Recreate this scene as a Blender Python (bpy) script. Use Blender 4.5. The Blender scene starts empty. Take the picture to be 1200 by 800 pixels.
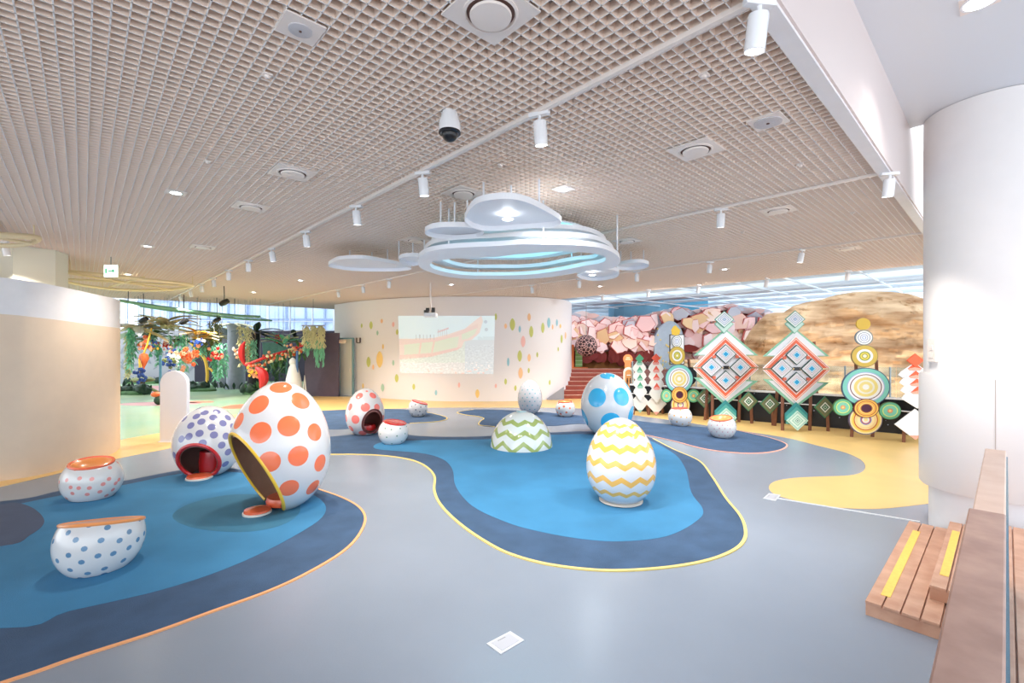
import bpy, bmesh, math, random
from mathutils import Vector, Matrix, noise
random.seed(7)
PI = math.pi
S = bpy.context.scene
C = S.collection
# ------------------------------------------------------------------ camera, world, exposure
F = 540.0; CAMH = 2.1; HOR = 403.0
cd = bpy.data.cameras.new('camera'); cam = bpy.data.objects.new('camera', cd); C.objects.link(cam)
cam.location = (0, 0, CAMH); cam.rotation_euler = (PI/2, 0, 0)
cd.sensor_width = 36; cd.lens = 36*F/1200; cd.shift_y = 3/1200; cd.clip_start = .05; cd.clip_end = 300
S.camera = cam
W = bpy.data.worlds.new('world'); S.world = W; W.use_nodes = True
wb = W.node_tree.nodes['Background']; wb.inputs[0].default_value = (.86, .93, 1, 1); wb.inputs[1].default_value = 1.45
S.view_settings.view_transform = 'Standard'; S.view_settings.look = 'None'
S.view_settings.gamma = 1; S.view_settings.exposure = 1.0; S.view_settings.use_curve_mapping = False
SPOT_E = 85; DOWN_E = 75
# ------------------------------------------------------------------ helpers
TH = math.radians(47.03)
BV = Vector((math.sin(TH), math.cos(TH), 0)); AV = Vector((-math.cos(TH), math.sin(TH), 0))
def AB(a, b, z=0): return AV*a + BV*b + Vector((0, 0, z))
CZ = 3.86                                   # underside of the open cell ceiling
def P(px, py, z=0):
    Y = (CAMH-z)*F/(py-HOR); return Vector(((px-600)/F*Y, Y, z))
def D(px, py, Y): return Vector(((px-600)/F*Y, Y, CAMH-(py-HOR)/F*Y))
def lin(c):
    return tuple((v/255/12.92 if v/255 <= .04045 else ((v/255+.055)/1.055)**2.4) for v in c)
MATS = {}
def mat(name, rgb, rough=.5, metal=0, emit=0, var=0, scale=6, bump=0, bscale=40, coat=0, trans=0, rgb2=None, stretch=None, spec=.5):
    if name in MATS: return MATS[name]
    m = bpy.data.materials.new(name); m.use_nodes = True; N = m.node_tree; b = N.nodes['Principled BSDF']
    c = lin(rgb)+(1,)
    b.inputs['Base Color'].default_value = c; b.inputs['Roughness'].default_value = rough
    b.inputs['Metallic'].default_value = metal; b.inputs['Coat Weight'].default_value = coat
    b.inputs['Coat Roughness'].default_value = .08
    b.inputs['Specular IOR Level'].default_value = spec
    if trans: b.inputs['Transmission Weight'].default_value = trans; b.inputs['IOR'].default_value = 1.1
    if emit: b.inputs['Emission Color'].default_value = c; b.inputs['Emission Strength'].default_value = emit
    tc = None
    if var or rgb2 or bump:
        tc = N.nodes.new('ShaderNodeTexCoord'); mp = N.nodes.new('ShaderNodeMapping')
        N.links.new(tc.outputs['Object'], mp.inputs[0])
        if stretch: mp.inputs['Scale'].default_value = stretch
    if var or rgb2:
        n = N.nodes.new('ShaderNodeTexNoise'); n.inputs['Scale'].default_value = scale; n.inputs['Detail'].default_value = 6
        N.links.new(mp.outputs[0], n.inputs['Vector'])
        r = N.nodes.new('ShaderNodeValToRGB'); N.links.new(n.outputs[0], r.inputs[0])
        if rgb2: c0, c1 = lin(rgb), lin(rgb2)
        else:
            c0 = tuple(v*(1-var) for v in lin(rgb)); c1 = tuple(min(1, v*(1+var)) for v in lin(rgb))
        r.color_ramp.elements[0].position = .32; r.color_ramp.elements[1].position = .68
        r.color_ramp.elements[0].color = c0+(1,); r.color_ramp.elements[1].color = c1+(1,)
        N.links.new(r.outputs[0], b.inputs['Base Color'])
    if bump:
        n2 = N.nodes.new('ShaderNodeTexNoise'); n2.inputs['Scale'].default_value = bscale; n2.inputs['Detail'].default_value = 5
        N.links.new(mp.outputs[0], n2.inputs['Vector'])
        bp = N.nodes.new('ShaderNodeBump'); bp.inputs['Strength'].default_value = bump; bp.inputs['Distance'].default_value = .02
        N.links.new(n2.outputs[0], bp.inputs['Height']); N.links.new(bp.outputs[0], b.inputs['Normal'])
    MATS[name] = m; return m
def attr_mat(name, rgb, rgb2, rough=.18, coat=.6):
    """rgb where attribute sd < 0, rgb2 elsewhere"""
    if name in MATS: return MATS[name]
    m = bpy.data.materials.new(name); m.use_nodes = True; N = m.node_tree; b = N.nodes['Principled BSDF']
    b.inputs['Roughness'].default_value = rough; b.inputs['Coat Weight'].default_value = coat; b.inputs['Coat Roughness'].default_value = .05
    a = N.nodes.new('ShaderNodeAttribute'); a.attribute_name = 'sd'
    r = N.nodes.new('ShaderNodeMapRange'); r.inputs['From Min'].default_value = -.002; r.inputs['From Max'].default_value = .002
    mx = N.nodes.new('ShaderNodeMix'); mx.data_type = 'RGBA'
    N.links.new(a.outputs['Fac'], r.inputs['Value']); N.links.new(r.outputs[0], mx.inputs['Factor'])
    mx.inputs[6].default_value = lin(rgb)+(1,); mx.inputs[7].default_value = lin(rgb2)+(1,)
    N.links.new(mx.outputs[2], b.inputs['Base Color']); MATS[name] = m; return m
def col_mat(name, rough=.8, emit=0):
    if name in MATS: return MATS[name]
    m = bpy.data.materials.new(name); m.use_nodes = True; N = m.node_tree; b = N.nodes['Principled BSDF']
    b.inputs['Roughness'].default_value = rough
    a = N.nodes.new('ShaderNodeAttribute'); a.attribute_name = 'tint'
    N.links.new(a.outputs['Color'], b.inputs['Base Color'])
    if emit: N.links.new(a.outputs['Color'], b.inputs['Emission Color']); b.inputs['Emission Strength'].default_value = emit
    MATS[name] = m; return m
def ring_mat(name, stops, diamond=False, rough=.55):
    """stops: (outer fraction of the half size, colour) from centre out; object coords x,z scaled by 'unit' = 1"""
    if name in MATS: return MATS[name]
    m = bpy.data.materials.new(name); m.use_nodes = True; N = m.node_tree; b = N.nodes['Principled BSDF']
    b.inputs['Roughness'].default_value = rough
    a = N.nodes.new('ShaderNodeAttribute'); a.attribute_name = 'rad'
    r = N.nodes.new('ShaderNodeValToRGB'); r.color_ramp.interpolation = 'CONSTANT'
    N.links.new(a.outputs['Fac'], r.inputs[0]); N.links.new(r.outputs[0], b.inputs['Base Color'])
    e = r.color_ramp.elements
    pos = 0
    for i, (f, c) in enumerate(stops):
        if i == 0: e[0].position = 0; e[0].color = lin(c)+(1,)
        elif i == 1: e[1].position = pos; e[1].color = lin(c)+(1,)
        else:
            q = e.new(pos); q.color = lin(c)+(1,)
        pos = f
    MATS[name] = m; return m
class MB:
    def __init__(s): s.v = []; s.f = []; s.mi = []; s.at = {}; s.sm = []
    def add(s, vs, fs, mi=0, smooth=False):
        o = len(s.v); s.v += [Vector(v) for v in vs]
        for f in fs: s.f.append([i+o for i in f]); s.mi.append(mi); s.sm.append(smooth)
        return o
    def box(s, c, size, rz=0, mi=0, M=None):
        x, y, z = size[0]/2, size[1]/2, size[2]/2
        R = M or Matrix.Rotation(rz, 3, 'Z')
        vs = [Vector(c)+R @ Vector((i*x, j*y, k*z)) for i in (-1, 1) for j in (-1, 1) for k in (-1, 1)]
        s.add(vs, [(0, 1, 3, 2), (4, 6, 7, 5), (0, 4, 5, 1), (2, 3, 7, 6), (0, 2, 6, 4), (1, 5, 7, 3)], mi)
    def hexa(s, bot, top, mi=0):
        n = len(bot); s.add(list(bot)+list(top), [tuple(range(n))[::-1], tuple(range(n, 2*n))]+[(i, (i+1) % n, n+(i+1) % n, n+i) for i in range(n)], mi)
    def prism(s, pts, z0, z1, mi=0):
        s.hexa([Vector((p[0], p[1], z0)) for p in pts], [Vector((p[0], p[1], z1)) for p in pts], mi)
    def tube(s, pts, r, n=8, mi=0, closed=False, cap=True, rs=None):
        pts = [Vector(p) for p in pts]; m = len(pts); rings = []
        up = Vector((0, 0, 1)); prev = None
        for i in range(m):
            if closed: t = pts[(i+1) % m]-pts[i-1]
            else: t = pts[min(i+1, m-1)]-pts[max(i-1, 0)]
            if t.length < 1e-9: t = Vector((0, 0, 1))
            t.normalize()
            if prev is None:
                a = up if abs(t.z) < .9 else Vector((1, 0, 0)); x = t.cross(a).normalized()
            else:
                x = (prev-t*prev.dot(t)); x = x.normalized() if x.length > 1e-6 else t.orthogonal().normalized()
            prev = x; y = t.cross(x); rr = rs[i] if rs else r
            rings.append([pts[i]+(x*math.cos(2*PI*k/n)+y*math.sin(2*PI*k/n))*rr for k in range(n)])
        vs = [v for R in rings for v in R]; fs = []
        for i in range(m if closed else m-1):
            j = (i+1) % m
            for k in range(n): fs.append((i*n+k, i*n+(k+1) % n, j*n+(k+1) % n, j*n+k))
        if cap and not closed: fs += [tuple(range(n))[::-1], tuple(range((m-1)*n, m*n))]
        s.add(vs, fs, mi, True)
    def lathe(s, prof, n=32, c=(0, 0, 0), mi=0, M=None, cap=True):
        c = Vector(c); M = M or Matrix.Identity(3)
        vs = [c+M @ Vector((r*math.cos(2*PI*k/n), r*math.sin(2*PI*k/n), z)) for r, z in prof for k in range(n)]
        fs = [(i*n+k, i*n+(k+1) % n, (i+1)*n+(k+1) % n, (i+1)*n+k) for i in range(len(prof)-1) for k in range(n)]
        if cap: fs += [tuple(range(n))[::-1], tuple(range((len(prof)-1)*n, len(prof)*n))]
        s.add(vs, fs, mi, True)
    def ball(s, c, r, mi=0, n=14, sq=(1, 1, 1), jit=0):
        m = n//2; c = Vector(c)
        vs = []; fs = []
        for i in range(m+1):
            for k in range(n):
                t = PI*i/m; f = 2*PI*k/n
                d = Vector((math.sin(t)*math.cos(f)*sq[0], math.sin(t)*math.sin(f)*sq[1], math.cos(t)*sq[2]))
                q = 1+(jit*noise.noise((c+d*r)*(2.2/r)) if jit else 0)
                vs.append(c+d*r*q)
        for i in range(m):
            for k in range(n): fs.append((i*n+k, (i+1)*n+k, (i+1)*n+(k+1) % n, i*n+(k+1) % n))
        s.add(vs, fs, mi, True)
    def build(s, name, m, parent=None, loc=None, attr=None, colattr=None, split=None, bevel=0):
        me = bpy.data.meshes.new(name); me.from_pydata([tuple(v) for v in s.v], [], s.f)
        ms = m if isinstance(m, (list, tuple)) else [m]
        for q in ms: me.materials.append(q)
        me.polygons.foreach_set('material_index', s.mi); me.polygons.foreach_set('use_smooth', s.sm)
        if attr:
            k, fn = attr; A = me.attributes.new(k, 'FLOAT', 'POINT'); A.data.foreach_set('value', [fn(v) for v in s.v])
        if colattr:
            A = me.attributes.new('tint', 'FLOAT_COLOR', 'POINT'); fl = []
            for i, v in enumerate(s.v): fl += list(lin(colattr(i, v)))+[1]
            A.data.foreach_set('color', fl)
        me.update(); bmn = bmesh.new(); bmn.from_mesh(me); bmesh.ops.recalc_face_normals(bmn, faces=bmn.faces); bmn.to_mesh(me); bmn.free()
        if any(s.sm):
            try: me.set_sharp_from_angle(angle=math.radians(38))
            except Exception: pass
        o = bpy.data.objects.new(name, me); C.objects.link(o)
        if parent: o.parent = parent
        if loc is not None: o.location = loc
        if bevel:
            b = o.modifiers.new('bevel', 'BEVEL'); b.width = bevel; b.segments = 2; b.limit_method = 'ANGLE'
        return o
def thing(name, label, cat, loc=(0, 0, 0), rz=0, group=None):
    o = bpy.data.objects.new(name, None); C.objects.link(o); o.location = loc; o.rotation_euler = (0, 0, rz); o.empty_display_size = .2
    o['label'] = label; o['category'] = cat
    if group: o['group'] = group
    return o
def tag(o, label, cat, group=None, kind=None):
    o['label'] = label; o['category'] = cat
    if group: o['group'] = group
    if kind: o['kind'] = kind
    return o
def struct(o): o['kind'] = 'structure'; return o
def smooth(pts, k=6, closed=True):
    out = []; n = len(pts); pts = [Vector(p) for p in pts]
    rng = range(n) if closed else range(n-1)
    for i in rng:
        p0 = pts[i-1] if (closed or i > 0) else pts[0]; p1 = pts[i]; p2 = pts[(i+1) % n]; p3 = pts[(i+2) % n] if (closed or i+2 < n) else pts[-1]
        for j in range(k):
            t = j/k
            out.append(.5*((2*p1)+(p2-p0)*t+(2*p0-5*p1+4*p2-p3)*t*t+(3*p1-p0-3*p2+p3)*t**3))
    if not closed: out.append(pts[-1])
    return out
def slab(pts, z0, z1, name, m, parent=None, loc=None):
    """flat polygon (may be concave) with thickness"""
    bm = bmesh.new(); b = [bm.verts.new((p[0], p[1], z1)) for p in pts]
    es = [bm.edges.new((b[i], b[(i+1) % len(b)])) for i in range(len(b))]
    bmesh.ops.triangle_fill(bm, edges=es, use_beauty=True, use_dissolve=False)
    bot = [bm.verts.new((p[0], p[1], z0)) for p in pts]
    n = len(b)
    for i in range(n): bm.faces.new((b[i], bot[i], bot[(i+1) % n], b[(i+1) % n]))
    bmesh.ops.recalc_face_normals(bm, faces=bm.faces)
    me = bpy.data.meshes.new(name); bm.to_mesh(me); bm.free(); me.materials.append(m)
    o = bpy.data.objects.new(name, me); C.objects.link(o)
    for f in me.polygons:
        if f.normal.z < -.5: f.flip()
    if parent: o.parent = parent
    if loc is not None: o.location = loc
    return o
def ribbon(pts, w, z0, z1, name, m, parent, closed=False):
    n = len(pts); L = []; R = []
    for i in range(n):
        t = (pts[(i+1) % n]-pts[i-1]) if closed else (pts[min(i+1, n-1)]-pts[max(i-1, 0)])
        t.z = 0; t.normalize(); s = Vector((-t.y, t.x, 0))*w/2; L.append(pts[i]+s); R.append(pts[i]-s)
    b = MB(); vs = []
    for i in range(n): vs += [(L[i].x, L[i].y, z0), (L[i].x, L[i].y, z1), (R[i].x, R[i].y, z1), (R[i].x, R[i].y, z0)]
    fs = []
    for i in range(n if closed else n-1):
        j = (i+1) % n
        for k in range(3): fs.append((i*4+k, i*4+k+1, j*4+k+1, j*4+k))
    b.add(vs, fs); return b.build(name, m, parent)
def px2(pts, z=0): return [P(x, y, z) for x, y in pts]

# ------------------------------------------------------------------ materials
M_floor = mat('grey_floor', (140, 149, 163), .26, var=.05, scale=.6, bump=.04, bscale=60, spec=.5)
M_yel = mat('yellow_floor', (234, 194, 124), .35, var=.05, scale=1.5)
M_green = mat('green_floor', (150, 190, 160), .25, rgb2=(185, 205, 165), scale=.35)
M_white = mat('white_paint', (238, 236, 238), .5, var=.02)
M_whitegloss = mat('white_gloss', (240, 240, 242), .2, coat=.4)
M_lat = mat('lattice_side_bounce', (252, 232, 216), .5); M_lat2 = mat('lattice_edge_lit', (252, 246, 242), .5)  # bounce light put into the colours: warm tan sides, paler lit bottom edges
M_slab = mat('plenum_grey', (176, 160, 152), .9, var=.15, scale=3)
M_beige = mat('beige_panel', (236, 214, 190), .7, var=.03, scale=3, bump=.05)
M_track = mat('cream_metal', (240, 228, 220), .4)
M_wood = mat('deck_wood', (188, 138, 112), .45, rgb2=(212, 168, 142), scale=5, stretch=(1, 1, 1), bump=.1)
M_woodL = mat('rail_wood_light', (216, 182, 162), .4, rgb2=(228, 198, 180), scale=7)
M_woodD = mat('rail_wood', (160, 122, 108), .4, rgb2=(186, 148, 132), scale=7)
M_led = mat('led_white', (245, 250, 255), .5, emit=8)
M_black = mat('black_plastic', (25, 25, 28), .3)
M_glass = mat('clear_glass', (225, 240, 245), .02, trans=.95)

# ------------------------------------------------------------------ setting: floor
b = MB(); b.box((-4, 14.5, -.1), (40, 37, .2)); struct(b.build('floor', M_floor))
def floorpatch(pts, z, m, name='floor', sm=True):
    q = px2(pts, 0) if sm != 'world' else pts
    q = smooth(q, 5) if sm else q
    return struct(slab(q, 0, z, name, m))
# yellow band running behind everything, with the big tongue at the right
W_ = lambda x, y: Vector((x, y, 0))
yel = smooth(px2([(0, 570.5), (67, 555), (139, 537), (208, 523), (255, 508), (320, 490), (377, 481), (455, 479), (505, 477.5), (605, 477.5), (680, 478.5), (740, 486),
           (800, 494), (850, 502), (917, 512), (962, 523), (990, 530), (1008, 538), (1014, 546), (1010, 553), (995, 557), (962, 558.3), (930, 560), (908, 564), (901, 571), (908, 579), (931, 586), (976, 594), (1030, 596), (1088, 590)]), 4, False)
yel += [W_(9, 5), W_(14, 8), W_(12, 14), W_(6, 19), W_(0, 18.5), W_(-4, 18.6), W_(-6.9, 18.4)] + px2([(370, 464), (320, 475), (250, 492), (189, 507), (148, 514)]) + [W_(-8.6, 8.9), W_(-9.5, 7.0)]
struct(slab(yel, 0, .003, 'floor', M_yel))
# green jungle floor with its pink ovals
grn = px2([(148, 515), (189, 508), (250, 493), (320, 476), (368, 466)]) + [W_(-8.2, 19.5), W_(-9.5, 26), W_(-26, 26), W_(-20, 12), W_(-10, 9.2)]
struct(slab(grn, 0, .0025, 'floor', M_green))
M_pinkf = mat('pink_floor', (205, 150, 150), .3, var=.08)
M_orf = mat('orange_floor', (225, 130, 100), .3, var=.08)
def oval(c, rx, ry, rz=0, n=28): return [c+Matrix.Rotation(rz, 3, 'Z') @ Vector((rx*math.cos(2*PI*i/n), ry*math.sin(2*PI*i/n), 0)) for i in range(n)]
for px, py, rx, ry, mm in [(188, 473, 1.4, .55, M_pinkf), (170, 456, 1.8, 2.0, M_pinkf), (232, 471, .55, .3, M_orf), (283, 476, .55, .6, M_orf)]:
    struct(slab(oval(P(px, py), rx, ry), .0025, .005, 'floor', mm))
# ------------------------------------------------------------------ play mats
M_mat = mat('mat_navy', (62, 88, 120), .85, var=.14, scale=3, bump=.5, bscale=180)
M_matb = mat('mat_blue', (60, 130, 174), .85, var=.12, scale=1.2, bump=.5, bscale=180)
M_matg = mat('mat_teal', (56, 116, 146), .85, var=.08, scale=3, bump=.5, bscale=180)
M_matd = mat('mat_slate', (76, 88, 114), .85, var=.08, scale=3, bump=.5, bscale=180)
M_ely = mat('edge_yellow', (236, 208, 128), .5); M_elo = mat('edge_orange', (250, 176, 120), .5)
MZ = .008
def play_mat(outline, label, zones, edges):
    t = thing('play_mat', label, 'mat', (0, 0, 0), 0, 'play mats')
    pts = smooth(outline, 5)
    slab(pts, .001, MZ, 'mat_surface', M_mat, t)
    for i, (z, mm) in enumerate(zones): slab(smooth(z, 5), MZ-.002, MZ+.002+.001*i, 'coloured_zone', mm, t)
    for e, mm, w in edges: ribbon(smooth(e, 6, False), w, 0, MZ+.004, 'edge_strip', mm, t)
    return t
o1 = px2([(-60, 826), (0, 802), (45, 787), (90, 771), (180, 742), (247, 717.7), (315, 693), (360, 672), (400, 648), (420, 628), (428, 608), (420, 594), (400, 583), (372, 573), (330, 562), (290, 552), (255, 548), (209, 551.5), (144, 564), (72, 575), (0, 588)]) + [W_(-9, 5.6), W_(-8.5, 3.2), W_(-5.5, 2.3)]
play_mat(o1, 'large blue rubber play mat with orange edge at front left', [
    (px2([(0, 737), (81, 717), (189, 692), (270, 665), (337, 633), (378, 606), (378, 588), (350, 573), (300, 558), (262, 553), (209, 556), (144, 569), (72, 581), (0, 596)])+[W_(-7, 5), W_(-6, 3.6)], M_matb),
    (px2([(202, 606), (225, 590), (275, 580), (335, 583), (352, 597), (335, 614), (290, 624), (230, 620)]), M_matg),
    (px2([(0, 592), (20, 590), (40, 597), (52, 612), (35, 628), (0, 641)])+[W_(-6.5, 4.6), W_(-7.2, 5.6)], M_matd)],
    [(px2([(-60, 826), (0, 802), (45, 787), (90, 771), (180, 742), (247, 717.7), (315, 693), (360, 672), (400, 648), (420, 628), (428, 608), (420, 594), (400, 583), (372, 573)]), M_elo, .028)])
o2 = px2([(340, 514), (386, 512), (417, 509), (455, 507), (492, 511), (530, 512), (575, 511), (645, 507), (690, 505.5), (735, 507), (765, 514), (790, 527), (819, 540), (834, 558), (850, 583), (867, 604), (873.5, 621), (871, 635), (856, 647), (825, 658), (775, 666), (712, 669), (650, 663), (605, 652), (574, 638), (540, 615), (517, 592.5), (509, 575), (509, 558), (498, 546), (480, 538.5), (450, 534), (417, 532.5), (386, 532.5), (340, 532)])
play_mat(o2, 'central blue rubber play mat with pale yellow edge', [
    (px2([(440, 526), (492, 531), (518, 538), (530, 550), (534, 570), (553, 593), (592, 612), (630, 623), (680, 632), (728, 635), (781, 629), (815, 612), (824, 598), (810, 577), (803, 549), (787, 530), (750, 513), (700, 509), (645, 510), (575, 515), (500, 516), (450, 518)]), M_matb)],
    [(px2([(340, 532), (386, 532.5), (417, 532.5), (450, 534), (480, 538.5), (498, 546), (509, 558), (509, 575), (517, 592.5), (540, 615), (574, 638), (605, 652), (650, 663), (712, 669), (775, 666), (825, 658), (856, 647), (871, 635), (873.5, 621), (867, 604), (850, 583), (834, 558), (819, 540), (790, 527), (765, 514)]), M_ely, .034)])
o3 = px2([(358, 494), (366, 483), (400, 480.5), (447, 479), (490, 481), (515, 486), (524, 490.5), (512, 494), (480, 496), (450, 498), (412, 502), (385, 502.5)])
play_mat(o3, 'small navy play mat with pale edge in front of curved white wall, left', [], [(px2([(500, 483), (517, 487), (524, 490.5), (512, 494), (480, 496)]), M_ely, .03)])
o4 = px2([(536, 483), (555, 480), (580, 480), (620, 482), (650, 484), (690, 488), (735, 492), (790, 498), (830, 501), (864, 504), (898, 512), (918, 518.5), (922, 523), (912, 528), (890, 531), (862, 530.6), (825, 526), (790, 517), (756, 509.5), (720, 500), (680, 496.5), (647, 499), (607, 498), (580, 500), (562, 498), (563, 493.5), (567, 490.5), (560, 488), (545, 486)])
play_mat(o4, 'long navy play mat with pinkish edge reaching behind the blue spotted egg', [],
    [(px2([(860, 503.6), (898, 512), (918, 518.5), (922, 523), (912, 528), (890, 531), (862, 530.6), (825, 526), (790, 517), (756, 509.5)]), mat('edge_pink', (240, 175, 150), .5), .03),
     (px2([(555, 480), (536, 483), (545, 486), (560, 488), (567, 490.5), (563, 493.5), (562, 498), (580, 500)]), M_ely, .03)])
# ------------------------------------------------------------------ ceiling: open cell lattice
b = MB(); cell = .0745; t_ = .0075; hh = .05
a0, a1, b0, b1 = .84, 23.2, -9.5, 13.7
zc = CZ+hh/2
def slat(p, q, w):
    d = (q-p).normalized(); s = Vector((-d.y, d.x, 0))*w/2
    vs = []
    for pt in (p, q):
        for k in (-1, 1):
            for z in (CZ, CZ+hh): vs.append(pt+s*k+Vector((0, 0, z)))
    b.add(vs, [(1, 5, 7, 3), (0, 4, 5, 1), (2, 3, 7, 6), (0, 1, 3, 2), (4, 6, 7, 5)]); b.add([v-Vector((0, 0, .0005)) for v in (vs[0], vs[2], vs[6], vs[4])], [(0, 1, 2, 3)], 1)
i = 0
while b0+i*cell <= b1:
    bb = b0+i*cell; slat(AB(a0, bb), AB(a1, bb), t_); i += 1
i = 0
while a0+i*cell <= a1:
    aa = a0+i*cell; slat(AB(aa, b0), AB(aa, b1), t_); i += 1
struct(b.build('ceiling', [M_lat, M_lat2]))
b = MB(); b.hexa([AB(.8, -9.5, 4.45), AB(24, -9.5, 4.45), AB(24, 13.8, 4.45), AB(.8, 13.8, 4.45)], [AB(.8, -9.5, 4.6), AB(24, -9.5, 4.6), AB(24, 13.8, 4.6), AB(.8, 13.8, 4.6)])
struct(b.build('ceiling', M_slab))
# bulkhead between lattice and raised soffit, and the soffit
b = MB(); b.hexa([AB(.785, -9.5, CZ-.01), AB(.84, -9.5, CZ-.01), AB(.84, 13.8, CZ-.01), AB(.785, 13.8, CZ-.01)], [AB(.785, -9.5, 4.75), AB(.84, -9.5, 4.75), AB(.84, 13.8, 4.75), AB(.785, 13.8, 4.75)])
struct(b.build('trim_1', mat('bulkhead', (222, 208, 204), .5)))
b = MB(); b.hexa([AB(.80, -9.5, CZ-.03), AB(.90, -9.5, CZ-.03), AB(.90, 13.8, CZ-.03), AB(.80, 13.8, CZ-.03)], [AB(.80, -9.5, CZ), AB(.90, -9.5, CZ), AB(.90, 13.8, CZ), AB(.80, 13.8, CZ)])
struct(b.build('trim_2', M_white))
b = MB()
for (bb0, bb1) in ((-7, 3.18), (3.19, 7.25)):
    b.hexa([AB(-7, bb0, 4.68), AB(.785, bb0, 4.68), AB(.785, bb1, 4.68), AB(-7, bb1, 4.68)], [AB(-7, bb0, 4.8), AB(.785, bb0, 4.8), AB(.785, bb1, 4.8), AB(-7, bb1, 4.8)])
struct(b.build('ceiling', mat('soffit_white', (222, 226, 232), .35)))
# exposed white ceiling beyond the lattice with its rails and ducts
b = MB()
for i in range(9):
    b.box(AB(9, 14.4+i*2.4, 5.0), (42, 1.5, .2), rz=math.atan2(AV.y, AV.x))
for i in range(14):
    b.box(AB(-11+i*3, 24, 5.15), (20, .3, .14), rz=math.atan2(BV.y, BV.x))
struct(b.build('ceiling', mat('exposed_white', (226, 236, 244), .7, var=.05)))
b = MB()
for i in range(22):
    bb = 14.2+i*.85; b.box(AB(7, bb, 4.2+.12*(i % 3)), (36, .07, .07), rz=TH+PI/2 if False else math.atan2(AV.y, AV.x))
for i in range(18):
    aa = -9+i*1.7; b.box(AB(aa, 23, 4.1+.1*(i % 2)), (18, .05, .05), rz=math.atan2(BV.y, BV.x))
b.tube([AB(-9, 16.5, 4.5), AB(24, 16.5, 4.5)], .16, 12); b.tube([AB(-9, 21, 4.45), AB(24, 21, 4.45)], .2, 12)
struct(b.build('trim_3', mat('pale_rails', (222, 232, 240), .5)))
# ------------------------------------------------------------------ left partition wall
wl = [(Vector((-14, 5.6, 0)), 3.3), (Vector((-10.2, 5.75, 0)), 3.2), (Vector((-8.65, 6.3, 0)), 3.15), (D(0, 400, 7.05), 3.12), (D(37, 400, 7.3), 3.09), (D(75, 400, 7.72), 3.05), (D(112, 400, 8.35), 3.0), (D(134, 400, 8.9), 2.98), (D(141, 400, 9.35), 2.98)]
path = smooth([Vector((p.x, p.y, h)) for p, h in wl], 6, False)
e_ = path[-1]; path += [e_+Vector((-.25, .27, 0)), e_+Vector((-.7, .6, 0)), e_+Vector((-2.0, 1.2, 0))]
def curved_wall(path, th, zlo, zhi, name, m, closed=False):
    b = MB(); vs = []
    n = len(path)
    for i, p in enumerate(path):
        t = path[min(i+1, n-1)]-path[max(i-1, 0)]; t.z = 0; t.normalize(); s = Vector((-t.y, t.x, 0))*th
        q = Vector((p.x, p.y, 0))+s
        a, c = zlo(p), zhi(p)
        vs += [(p.x, p.y, a), (p.x, p.y, c), (q.x, q.y, c), (q.x, q.y, a)]
    fs = [(i*4+k, i*4+(k+1) % 4, i*4+4+(k+1) % 4, i*4+4+k) for i in range(n-1) for k in range(4)]+[(0, 1, 2, 3), (n*4-4, n*4-3, n*4-2, n*4-1)]
    b.add(vs, fs, 0, True); return b.build(name, m)
wlo = curved_wall(path, .14, lambda p: 0, lambda p: p.z-.56, 'wall_left', M_beige); struct(wlo)
whi = curved_wall(path, .14, lambda p: p.z-.56, lambda p: p.z, 'wall_left', M_white); struct(whi)
# pillar block behind it up to the ceiling
b = MB(); pc = [P(15, 286, CZ)*1, P(65, 293, CZ)*1, P(80, 298, CZ)*1]
pl = [Vector(((15-600)/F*8.15, 8.15, 0)), Vector(((65-600)/F*8.62, 8.62, 0)), Vector(((80-600)/F*9.05, 9.05, 0)), Vector((-11.4, 11.6, 0)), Vector((-13.5, 10.8, 0)), Vector((-12, 8.0, 0))]
b.prism(pl, 0, CZ-.005)
struct(b.build('wall_left', mat('pale_green_wall', (226, 226, 212), .6)))
# ------------------------------------------------------------------ curved white wall with projection
WP = smooth([Vector(((392-600)/F*20.3, 20.3, 0)), Vector(((416-600)/F*18.9, 18.9, 0)), Vector(((450-600)/F*17.8, 17.8, 0)), Vector(((505-600)/F*17.0, 17.0, 0)), Vector(((560-600)/F*16.85, 16.85, 0)), Vector(((612-600)/F*17.0, 17.0, 0)), Vector(((642-600)/F*17.4, 17.4, 0)), Vector(((660-600)/F*18.1, 18.1, 0)), Vector(((669-600)/F*19.3, 19.3, 0)), Vector(((670-600)/F*21, 21, 0))], 10, False)
for q in WP: q.z = CZ-.02
cw = curved_wall(WP, .2, lambda p: 0, lambda p: p.z, 'wall_back', mat('warm_white_wall', (238, 233, 234), .55)); struct(cw)
def onwall(px, off=.01):
    k = (px-600)/F
    for i in range(len(WP)-1):
        p, q = WP[i], WP[i+1]
        d0, d1 = p.x-k*p.y, q.x-k*q.y
        if d0 <= 0 < d1 or d0 < 0 <= d1:
            t = d0/(d0-d1); r = p.lerp(q, t); n = Vector((q.y-p.y, -(q.x-p.x), 0)).normalized()
            return Vector((r.x, r.y, 0))+n*off
    return None
LC = {'g': (204, 208, 118), 'y': (250, 212, 130), 'o': (250, 200, 150), 'p': (246, 192, 184), 'b': (156, 206, 218), 't': (176, 212, 190)}
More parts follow.
